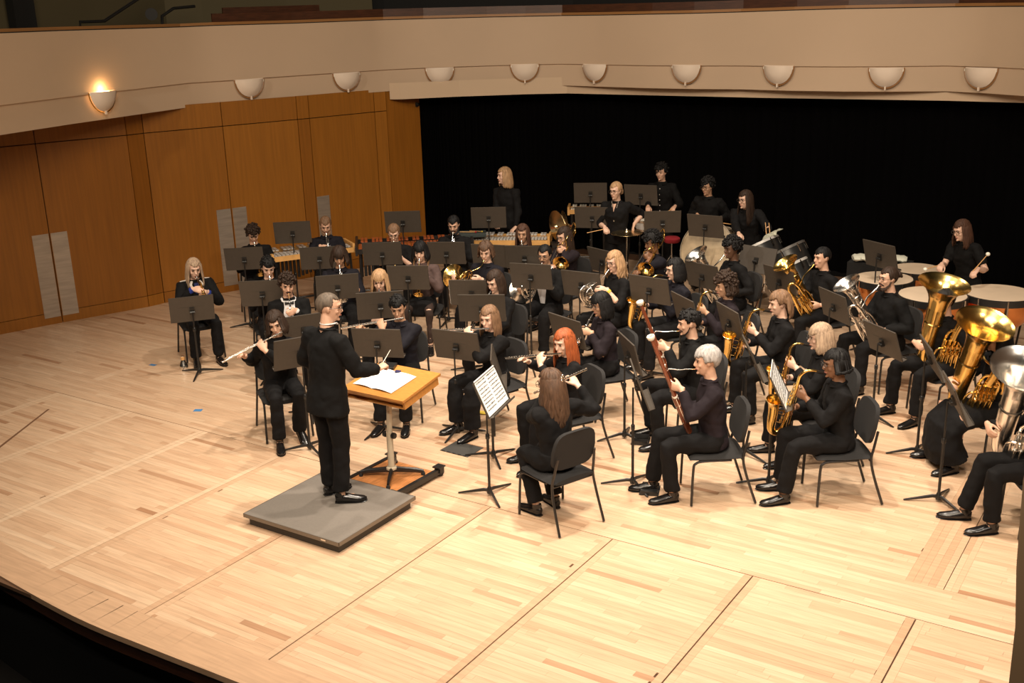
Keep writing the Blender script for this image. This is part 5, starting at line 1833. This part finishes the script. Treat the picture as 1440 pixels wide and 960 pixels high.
TN = nrm((-.50, .05, .86))
for (x, y, z, r_, lb) in [(-5.24, 14.05, .93, .28, 'black concert tom with a chrome rim, under the draped towel'),
                         (-4.86, 14.05, .90, .26, 'black concert tom with a dull rim, second in the tilted row'),
                         (-4.56, 13.34, .86, .24, 'black concert tom with a bright chrome rim just behind the gold euphonium')]:
    q = empty('concert_tom', (x, y, 0), 0, lb, 'drum', 'tilted row of black concert toms')
    drum(q, r_, .34, (0, 0, z), TN, m_plastic, MT('clear_head', (.03, .03, .03), .25), MT('satin_rim', (.62, .60, .57), .35, metal=.2) if z != .90 else MT('dull_rim', (.16, .15, .14), .4, metal=.3), 7)
    MB().tube([(.12, 0, z - .25), (.12, .0, .28)], .016, 8).obj('pole', m_chrome, q)
    for k in range(3):
        a = R(120 * k + 20)
        MB().tube([(.12, 0, .4), (.12 + .28 * math.cos(a), .28 * math.sin(a), .012)], .010, 6).obj('leg', m_chrome, q)
tw = MB()
V, F = [], []
for i in range(9):
    for j in range(7):
        u, v = i / 8 - .5, j / 6 - .5
        V.append((u * .26, v * .24, .022 + .008 * math.sin(i * 1.7) * math.cos(j * 1.3) - (.10 * max(0, abs(v) - .32)) - (.25 * max(0, u - .3))))
F = [(i * 7 + j, (i + 1) * 7 + j, (i + 1) * 7 + j + 1, i * 7 + j + 1) for i in range(8) for j in range(6)]
tw.add(V, F)
o = MB().join(tw, m4(axis_rot(TN), np.array((-5.24, 14.05, .93)) + axis_rot(TN) @ np.array((.0, 0, 0)) + np.array((.17, .06, .14)))).obj('draped_towel', m_gtowel, smooth='all')
md = o.modifiers.new('s', 'SOLIDIFY')
md.thickness = .012
tag(o, 'grey-green towel draped over the rim of a tilted concert tom', 'towel')
for k in range(2):
    mallet((-5.15 + .05 * k, 14.12, 1.06), (-5.20 + .05 * k, 14.2, 1.20), 0, None, ['first orange drumstick stuck up behind the draped towel', 'second orange drumstick stuck up behind the draped towel'][k], 'drumstick')

TL = ['smallest timpano, farthest up the row, beside the seated timpani player', 'timpano partly hidden behind the euphonium player with the bun', 'timpano with a pale skin directly behind the tall gold tuba', 'largest timpano with a copper bowl in front of the timpani player']
for i, (x, y, r_) in enumerate([(-3.13, 14.02, .30), (-3.36, 13.36, .34), (-2.67, 12.84, .375), (-2.03, 13.26, .385)]):
    q = empty('timpano', (x, y, 0), rnd.uniform(0, 1), TL[i], 'timpani', 'four timpani behind the tubas')
    z = .82
    bowl = [(r_ * math.sin(t), z - .06 - r_ * 1.05 * (1 - 0) * math.cos(t)) for t in np.linspace(.12, math.pi / 2, 12)]
    MB().lathe(bowl, 36).obj('copper_bowl', m_copper, q)
    MB().lathe([(.0001, z + .004), (r_ * .985, z + .003), (r_ * 1.005, z - .012)], 40).obj('drum_head', m_drumhead, q)
    MB().lathe([(r_ * 1.0, z - .08), (r_ * 1.035, z - .08), (r_ * 1.04, z - .004), (r_ * 1.005, z + .001)], 40).obj('hoop', m_plastic, q)
    for k in range(8):
        a = 2 * math.pi * k / 8
        c_, s2 = math.cos(a), math.sin(a)
        MB().tube([(c_ * r_ * 1.06, s2 * r_ * 1.06, z - .0), (c_ * r_ * 1.06, s2 * r_ * 1.06, z - .17)], [.009, .009], 6).obj('tuning_rod', m_chrome, q)
    for k in range(3):
        a = 2 * math.pi * k / 3 + .5
        c_, s2 = math.cos(a), math.sin(a)
        MB().tube([(c_ * r_ * 1.03, s2 * r_ * 1.03, z - .1), (c_ * r_ * .95, s2 * r_ * .95, z - .4), (c_ * r_ * .8, s2 * r_ * .8, .03)], [(.02, .012)] * 3, 8).obj('strut', m_chairmet, q)
        MB().ell((c_ * r_ * .8, s2 * r_ * .8, .035), (.03, .03, .035), 8, 6).obj('wheel', m_rubber, q)
    MB().lathe([(r_ * .7, .10), (r_ * .75, .10), (r_ * .75, .16), (r_ * .7, .16)], 28).obj('base_ring', m_chairmet, q)
    MB().box((0, -r_ * .9, .06), (.12, .25, .02), rx(.3)).obj('pedal', m_chairmet, q, smooth=False)
bx = tag(MB().box((-3.72, 14.55, .37), (.75, .45, .74)).obj('equipment_case', m_black, smooth=False), 'black equipment case in the dark behind the timpani', 'case')
tw = MB()
tw.tube(bez([(-.34, 0, 0), (-.2, .02, .01), (0, -.01, 0), (.2, .01, .01), (.34, 0, 0)], 14), [(.10, .03)] + [(.13 + .02 * math.sin(k * 2), .042 + .006 * math.cos(k * 3)) for k in range(len(bez([(0, 0, 0)] * 5, 14)) - 2)] + [(.09, .03)], 12, ref=(0, 1, 0))
o = MB().join(tw, m4(rz(.3), (-3.72, 14.50, .785))).obj('folded_towel', m_towel)
tag(o, 'folded white towel on the black case behind the timpani', 'towel')
MBk = MB().box((-1.25, 12.2, .012), (.35, .25, .02), rz(.4))
tag(MBk.obj('floor_mat', m_rubber, smooth=False), 'small black mat on the floor behind the tubas', 'mat')

# ---------------------------------------------------------------- the musicians
D = {
    1: dict(d='grey-blond trumpet soloist', x='in a dark jacket with pale collar trim and bright blue cuffs', inst='trumpet', met='brass', hair='ashblond', style='long', fem=True, top='suit', jacket=True, sleeve='cuff', cuffcol='blue', trim=True, nocollar=True, skin='fair', hpitch=14, lean=7, legs=-.07, hlen=.27),
    2: dict(d='curly brown-haired trumpeter', x='in black, seated alone in front of the oak doors', inst='trumpet', met='brass', hair='dkbrown', style='curly', hpitch=30, irot=(-55, 0, 0), legs=.0),
    3: dict(d='trumpeter with short black hair', x='in black, looking down at the stand', inst='trumpet', met='silver', hair='black', style='spiky', skin='fair', hpitch=22, irot=(-48, 0, 0)),
    4: dict(d='oboist in a tuxedo', x='with curly dark hair, moustache and white shirt front', inst='oboe', hair='dkbrown', style='curly', tux=True, jacket=True, top='suit', hpitch=12, sleeve='cuff', beard='moustache'),
    5: dict(d='flutist with parted dark hair', x='in black, at the far end of the front row', inst='flute', met='silver', hair='dkbrown', style='parted', hyaw=-12, hpitch=14, hroll=10, irot=(0, 24, 4), legR=(.14, .42, -.02), legL=(-.1, .36, -.12), footpitchL=-25, footzL=.05, twist=-6),
    7: dict(d='trumpeter with light brown hair and a short beard', x='in a navy shirt at the back', inst='trumpet', met='silver', hair='ltbrown', style='short', beard='stubble', top='navy', hpitch=24, irot=(-52, 0, 0)),
    8: dict(d='trumpeter with a dark brown fringe', x='in a loose black shirt with rolled sleeves', inst='trumpet', met='silver', hair='dkbrown', style='bob', top='navy', skin='tan', sleeve='roll', hpitch=20, irot=(-48, 0, 0)),
    9: dict(d='clarinetist with long wavy blond-brown hair', x='in black, half hidden behind a stand', inst='clarinet', hair='blond', style='bangs', fem=True, hpitch=16, skin='fair', hlen=.24),
    10: dict(d='trumpeter with sandy swept-up hair and glasses', x='in a black short-sleeved shirt near the marimba', inst='trumpet', met='brass', hair='ltbrown', style='short', glasses=True, sleeve='roll', skin='fair', hpitch=22, irot=(-50, 0, 0)),
    11: dict(d='trumpeter with a black fringe and pale side locks', x='in sheer sleeves, skirt and tights', inst='trumpet', met='brass', hair='black', hair2='blond', style='bob', fem=True, top='sheer', bottom='tights', skin='fair', hpitch=10, irot=(-50, 0, 0)),
    12: dict(d='trumpeter with dark short hair and beard', x='in black beside the felt table', inst='trumpet', met='silver', hair='black', style='short', beard='full', hpitch=20, irot=(-45, 0, 0), build=1.06),
    13: dict(d='flutist with short black hair', x='in a dark navy shirt beyond the conductor desk', inst='flute', met='silver', hair='black', style='spiky', skin='tan', top='navy', hpitch=16, hyaw=8, irot=(0, 9, 0), hroll=4),
    14: dict(d='horn player with ear-length brown hair', x='in a dark navy shirt', inst='horn', met='brass', hair='brown', style='medium', top='navy', hpitch=16, hyaw=14, skin='fair', irot=(0, -24, 0)),
    15: dict(d='clarinetist with dark shoulder-length hair', x='in a loose black shirt behind a stand', inst='clarinet', hair='dkbrown', style='shoulder', fem=True, skin='fair', hpitch=20, build=1.08, irot=(-46, 0, 0)),
    16: dict(d='flutist with straight light brown hair', x='in a black blazer and wide trousers', inst='flute', met='silver', hair='ltbrown', style='shoulder', fem=True, skin='fair', hyaw=22, hpitch=8, irot=(0, 8, 4), bottom='wide', jacket=True, top='black', hlen=.22),
    17: dict(d='red-haired flutist', x='in a black blouse with long loose hair', inst='flute', met='silver', hair='red', style='long', fem=True, skin='fair', hpitch=10, hyaw=20, irot=(0, 14, 8), hlen=.30),
    18: dict(d='flutist with very long brown hair and flower clip', x='seen from behind in black', inst='flute', met='silver', hair='brown', style='longwavy', fem=True, skin='fair', glasses=True, hairclip=True, hpitch=8, hyaw=26, irot=(0, -3, -16), build=1.10, hlen=.40, legL=(-.12, .30, -.16), legR=(.10, .30, -.14)),
    19: dict(d='trumpeter with long dark auburn hair', x='in a dark blouse beside the silver keyboard', inst='trumpet', met='silver', hair='auburn', style='long', fem=True, skin='tan', top='plum', hpitch=6, hyaw=18, irot=(-48, 0, 18)),
    20: dict(d='trombonist with dark hair and glasses', x='with a gold bell held up before the face', inst='trombone', met='brass', hair='dkbrown', style='long', fem=True, glasses=True, top='plum', hpitch=12, irot=(-24, 0, 26)),
    21: dict(d='horn player in a tuxedo', x='with tied-back dark hair, glasses and moustache', inst='horn', met='silver', hair='black', style='bun', skin='tan', glasses=True, tux=True, jacket=True, top='suit', beard='moustache', hpitch=10, hyaw=10, build=1.14),
    22: dict(d='horn player with wavy fair brown hair', x='in glasses with a yellow wristband', inst='horn', met='silver', hair='blond', style='wavy', glasses=True, sleeve='roll', skin='fair', hpitch=12, hyaw=16, wristband='L'),
    23: dict(d='clarinetist with black hair and glasses', x='in a dark plum top', inst='clarinet', hair='black', style='bangs', fem=True, glasses=True, top='plum', skin='tan', hpitch=14, hyaw=10, hlen=.18),
    24: dict(d='trombonist with tall curly black hair', x='in a black shirt, sleeves rolled', inst='trombone', met='brass', hair='black', style='afro', skin='brown', sleeve='roll', top='navy', hpitch=14, irot=(-22, 0, 36)),
    25: dict(d='tenor saxophonist with long black hair and glasses', x='in a dark navy shirt', inst='tenor', met='brass', hair='black', style='shoulder', glasses=True, top='navy', skin='fair', hpitch=8, build=1.16, hlen=.16),
    26: dict(d='euphonium player with a round black afro', x='in front of the bass drum', inst='euph', met='silver', hair='black', style='afro', skin='dark', hpitch=4, hyaw=8),
    27: dict(d='alto saxophonist with loose dark curls', x='in a dark plum shirt', inst='alto', met='brass', hair='dkbrown', style='curlymed', skin='tan', top='plum', hpitch=8),
    28: dict(d='bassoonist with short dark hair and stubble', x='in an open black blazer, rear of the two', inst='bassoon', hair='black', style='spiky', skin='light', beard='stubble', jacket=True, top='suit', hpitch=6),
    29: dict(d='bassoonist with silver hair', x='in a dark plum shirt at the front', inst='bassoon', hair='silver', style='bowl', skin='light', top='plum', hpitch=4, legR=(.12, .44, .06), legL=(-.12, .42, -.05)),
    30: dict(d='tenor saxophonist with a light brown mullet', x='in a black shirt', inst='tenor', met='brass', hair='ltbrown', style='mullet', skin='fair', hpitch=8),
    31: dict(d='alto saxophonist with blond shoulder-length hair', x='in a black sweater and glasses', inst='alto', met='brass', hair='ashblond', style='bangs', fem=True, glasses=True, skin='fair', hpitch=8, hlen=.17),
    32: dict(d='tenor saxophonist with short black dreadlocks', x='in a black sweater and glasses, nearest on the right', inst='tenor', met='brass', hair='black', style='dreads', skin='brown', glasses=True, hpitch=6, hyaw=4, legR=(.13, .43, .02), legL=(-.14, .42, .07)),
    33: dict(d='euphonium player with short dark hair', x='holding a gold euphonium in a black shirt', inst='euph', met='brass', hair='black', style='short', hpitch=2, hyaw=8),
    34: dict(d='euphonium player with a curly bun and beard', x='in glasses and a black suit', inst='euph', met='silver', hair='dkbrown', style='bun', beard='full', glasses=True, jacket=True, top='suit', hpitch=2, hyaw=6, build=1.12),
    35: dict(d='tuba player behind the tallest gold tuba', x='in black, beside the timpani', inst='tuba', met='brass', hair='black', style='short', hpitch=4, bellw=(-2.20, 11.06, 1.405)),
    36: dict(d='tuba player in a long black skirt', x='sitting behind the middle gold tuba', inst='tuba', met='brass', hair='black', style='shoulder', fem=True, bottom='skirt', hpitch=4, sleeve='short', bellw=(-1.60, 9.88, 1.39), irot=(-24, -8, 75)),
    37: dict(d='tuba player cut off by the picture edge', x='in black trousers and polished shoes', inst='tuba', met='silver', hair='black', style='short', hpitch=4, bellw=(-1.12, 8.84, 1.37), irot=(-28, -6, 75), legR=(.12, .43, .12), legL=(-.13, .43, -.02)),
}
METS = {'brass': m_brass, 'silver': m_silver}
INM = {'trumpet': 'trumpet', 'flute': 'flute', 'clarinet': 'clarinet', 'oboe': 'oboe', 'alto': 'alto saxophone', 'tenor': 'tenor saxophone', 'bassoon': 'bassoon', 'horn': 'french horn', 'trombone': 'trombone', 'euph': 'euphonium', 'tuba': 'tuba'}
INGRP = {'flute': 'silver flutes of the front row', 'trumpet': 'trumpets', 'clarinet': 'clarinets', 'alto': 'saxophones', 'tenor': 'saxophones', 'bassoon': 'bassoons', 'horn': 'french horns', 'trombone': 'trombones', 'euph': 'euphoniums', 'tuba': 'tubas'}
PPL = {}
for k, sp in D.items():
    sp['pos'] = PP[k]
    sp['label'] = sp['d'] + ' ' + sp['x']
    sp['seed'] = k * 13 + 1
    off = sp.pop('legs', None)
    r_ = random.Random(k)
    for s2, sg in (('L', -1), ('R', 1)):
        if 'leg' + s2 not in sp:
            wide = .05 if sp['inst'] in ('alto', 'tenor', 'euph', 'tuba', 'horn', 'bassoon') else 0
            sp['leg' + s2] = (sg * (.12 + wide + r_.uniform(0, .03)), .43, (off if off is not None else 0) + r_.uniform(-.07, .05))
    if k in (5, 13, 16, 17, 18, 28, 29, 30, 31, 32, 37):
        sp['vox'] = .0078
    p = person(sp)
    PPL[k] = p
    fx = {'oboe': m_bwood, 'clarinet': m_bwood, 'bassoon': m_redwood}.get(sp['inst']) or METS[sp.get('met', 'brass')]
    fn = {'oboe': 'slim black', 'clarinet': 'black', 'bassoon': 'red-brown'}.get(sp['inst']) or {'brass': 'gold', 'silver': 'silver'}[sp.get('met', 'brass')]
    instrument(sp['inst'], fx, p['W'] @ p['L'], '%s %s held by the %s' % (fn, INM[sp['inst']], sp['d']), INGRP.get(sp['inst']))
    chair(p['org'][0], p['org'][1], p['yaw'], 'black orchestra chair under the ' + sp['d'])

# standing: conductor and percussion
con = person(dict(sit=False, pos=(-6.09, 6.49, 1.70, -10), floor=.108, label='person conducting on the podium in a black suit, seen from behind, with grey-brown hair', skin='light', hair='greybrown', style='crop', glasses=True,
                  top='suit', jacket=True, hpitch=6, hyaw=-42, lean=5, tall=1.05,
                  handR=((.25, .36, 1.14), (-.1, .9, .2), (-.3, -.1, -.95)), handL=((-.20, .20, 1.08), (.2, .9, .2), (.2, 0, -.9)), poleR=(.5, -.3, -1), poleL=(-.6, -.2, -.9), curlR=1.5, stepL=.02, stepR=-.02, toe=12, footR=-28, footL=-20, build=1.12, vox=.0078))
Cl = MB()
nkp = con['C'] + np.array((0, -.02, -.135))
Cl.tube([nkp + np.array((.064 * math.sin(a), .066 * math.cos(a) + .006, .010 if math.cos(a) < .5 else -.006)) for a in np.linspace(.2, 2 * math.pi - .2, 18)], [(.006, .012)] * 18, 8, ref=(0, 0, 1))
Cl.obj('shirt_collar', m_cloth('white'), con['root'], label='white shirt collar')
W2 = con['arms']['R'][2]
bt = MB().tube([(W2[0] - .05, W2[1] + .07, W2[2] + .0), (W2[0] - .13, W2[1] + .25, W2[2] + .08)], [.004, .002], 6)
b_ = empty('conducting_baton', (0, 0, 0), 0, 'thin white baton in the right hand of the conductor', 'baton')
b_.matrix_world = Matrix(con['W'].tolist())
bt.obj('baton_shaft', m_ivory, b_)
MB().ell((W2[0] - .048, W2[1] + .066, W2[2] - .002), (.011, .02, .011), 8, 6).obj('baton_grip', m_wood, b_)

for k, sp in {
    'a': dict(label='person standing alone at the silver keyboard, long blond hair, loose black shirt', d='blond', hair='blond', style='long', fem=False, skin='fair', hyaw=-30, hpitch=2, lean=3, tall=1.02, hlen=.20),
    'b': dict(label='person with tied fair hair and glasses standing at the suspended cymbal, black shirt and lanyard', hair='blond', style='bun', bunz=-.04, fem=True, glasses=True, skin='fair', hpitch=6, hyaw=-14, lean=4, lanyard=True, vneck=True, sleeve='roll', build=1.15, tall=.97),
    'c': dict(label='person at the very back playing the snare drum, curly hair, white shirt buttons', hair='black', style='curly', hpitch=6, hyaw=-6, lean=5, buttons=True, top='tee', tall=1.0, skin='light'),
    'd': dict(label='person with short dark hair and glasses standing behind the bass drum in black', hair='black', style='curly', glasses=True, hpitch=10, hyaw=-14, lean=3, top='tee', tall=.97, skin='tan'),
    'e': dict(label='person with very long dark hair and glasses leaning over the tilted toms', hair='dkbrown', style='long', glasses=True, fem=True, hpitch=6, hyaw=-26, lean=16, build=1.12, tall=.97, hlen=.40, skin='fair'),
    't': dict(label='person playing timpani, long brown hair and glasses, black short-sleeved top', hair='auburn', style='long', glasses=True, fem=True, hpitch=14, hyaw=-2, lean=14, sleeve='short', tall=.90, hlen=.24, skin='fair', top='tee'),
}.items():
    sp.update(sit=False, pos=PP[k], handR=HT[k][0], handL=HT[k][1], seed=ord(k) * 7)
    sp['tall'] = sp['tall'] * (PP[k][2] / (1.62 * sp['tall'])) * (1 / (1 - .35 * (1 - math.cos(R(sp['lean'])))))
    PPL[k] = person(sp)
for k, side, dv, lb in [('b', 'R', (.16, .10, -.03), 'drumstick in the right hand of the suspended cymbal player'), ('c', 'R', (-.05, .14, -.12), 'drumstick raised in the right hand of the snare drummer'), ('c', 'L', (.10, .15, -.05), 'drumstick in the other hand of the snare drummer')]:
    p = PPL[k]
    Wp = p['arms'][side][2] + np.array((0, .075, -.02))
    q = (p['W'] @ np.array((*Wp, 1)))[:3]
    v = p['W'][:3, :3] @ np.array(dv) * 1.2
    mallet(tuple(q - v * .2), tuple(q + v), .008, m_wood, lb, 'drumstick')
for side, v, lb in [('L', (.13, .06, .20), 'timpani mallet held up with a white felt head'), ('R', (-.10, -.16, -.02), 'second timpani mallet resting low over the drum skin')]:
    p = PPL['t']
    Wp = p['arms'][side][2] + np.array((0, .07, -.01))
    q = (p['W'] @ np.array((*Wp, 1)))[:3]
    mallet(tuple(q - np.array(v) * .2), tuple(q + np.array(v)), .026, m_ivory, lb, 'timpani_mallet')
mallet((-6.03, 14.50, 1.08), (-5.72, 14.42, 1.085), 0, None, 'thin stick held level over the bass drum rim', 'drumstick')

# ---------------------------------------------------------------- music stands
OWN = {1: 1, 2: 2, 3: 3, 4: 4, 5: 5, 7: 7, 8: 8, 9: 9, 10: 10, 12: 11, 13: 12, 14: 13, 15: 14, 16: 15, 17: 16, 18: 17, 19: 18, 20: 19, 22: 24, 23: 21, 24: 22, 25: 23, 26: 25, 27: 27, 28: 30, 29: 26, 30: 33, 31: 34, 32: 35, 33: 36, 34: 37, 35: 28, 36: 29, 37: 31, 38: 32}
XL = {6: 'tall black music stand in front of the vibraphone by the oak wall', 11: 'tall black music stand over the marimba', 21: 'black music stand half hidden behind the horn player with ear-length hair',
      39: 'tall black music stand over the small glockenspiel', 40: 'tall black music stand beside the head of the fair-haired cymbal player', 41: 'black music stand below the glockenspiel stand, left of the cymbal player',
      42: 'black music stand in front of the snare drum', 43: 'black music stand that covers the top of the bass drum', 44: 'black music stand over the silver keyboard of the blond percussionist',
      45: 'black music stand beside the timpani and the white towel', 46: 'black music stand turned the other way behind the afro-haired euphonium player'}
STP = {}
for (i, x, y, z, yaw) in SS:
    lb = 'music stand in front of the ' + D[OWN[i]]['d'] if i in OWN else XL[i]
    rr = random.Random(i)
    tilt = 15 if i not in (19, 38, 36, 33, 34, 37) else {19: 24, 38: 26, 36: 20, 33: 22, 34: 22, 37: 22}[i]
    if i == 46:
        tilt = -20
    if i == 32:
        tilt = 20
    # x, y were measured at the desk unless the foot is visible; the pole stands under the desk
    stand(x, y, z, yaw, lb, tilt, rr.uniform(-25, 25))
    STP[i] = (x, y, z, R(yaw), tilt)
    if i in (1, 5, 13, 14, 15, 17, 24, 25, 31, 32, 28, 27, 38, 19):
        big = i in (19, 38)
        hh = .33 if big else .30
        sheet(x, y, z, yaw, tilt, 'sheet music on the stand of the ' + D[OWN[i]]['d'], .44 if not big else .46, hh, 9, dx=0 if big else rr.uniform(-.04, .04))
flush()
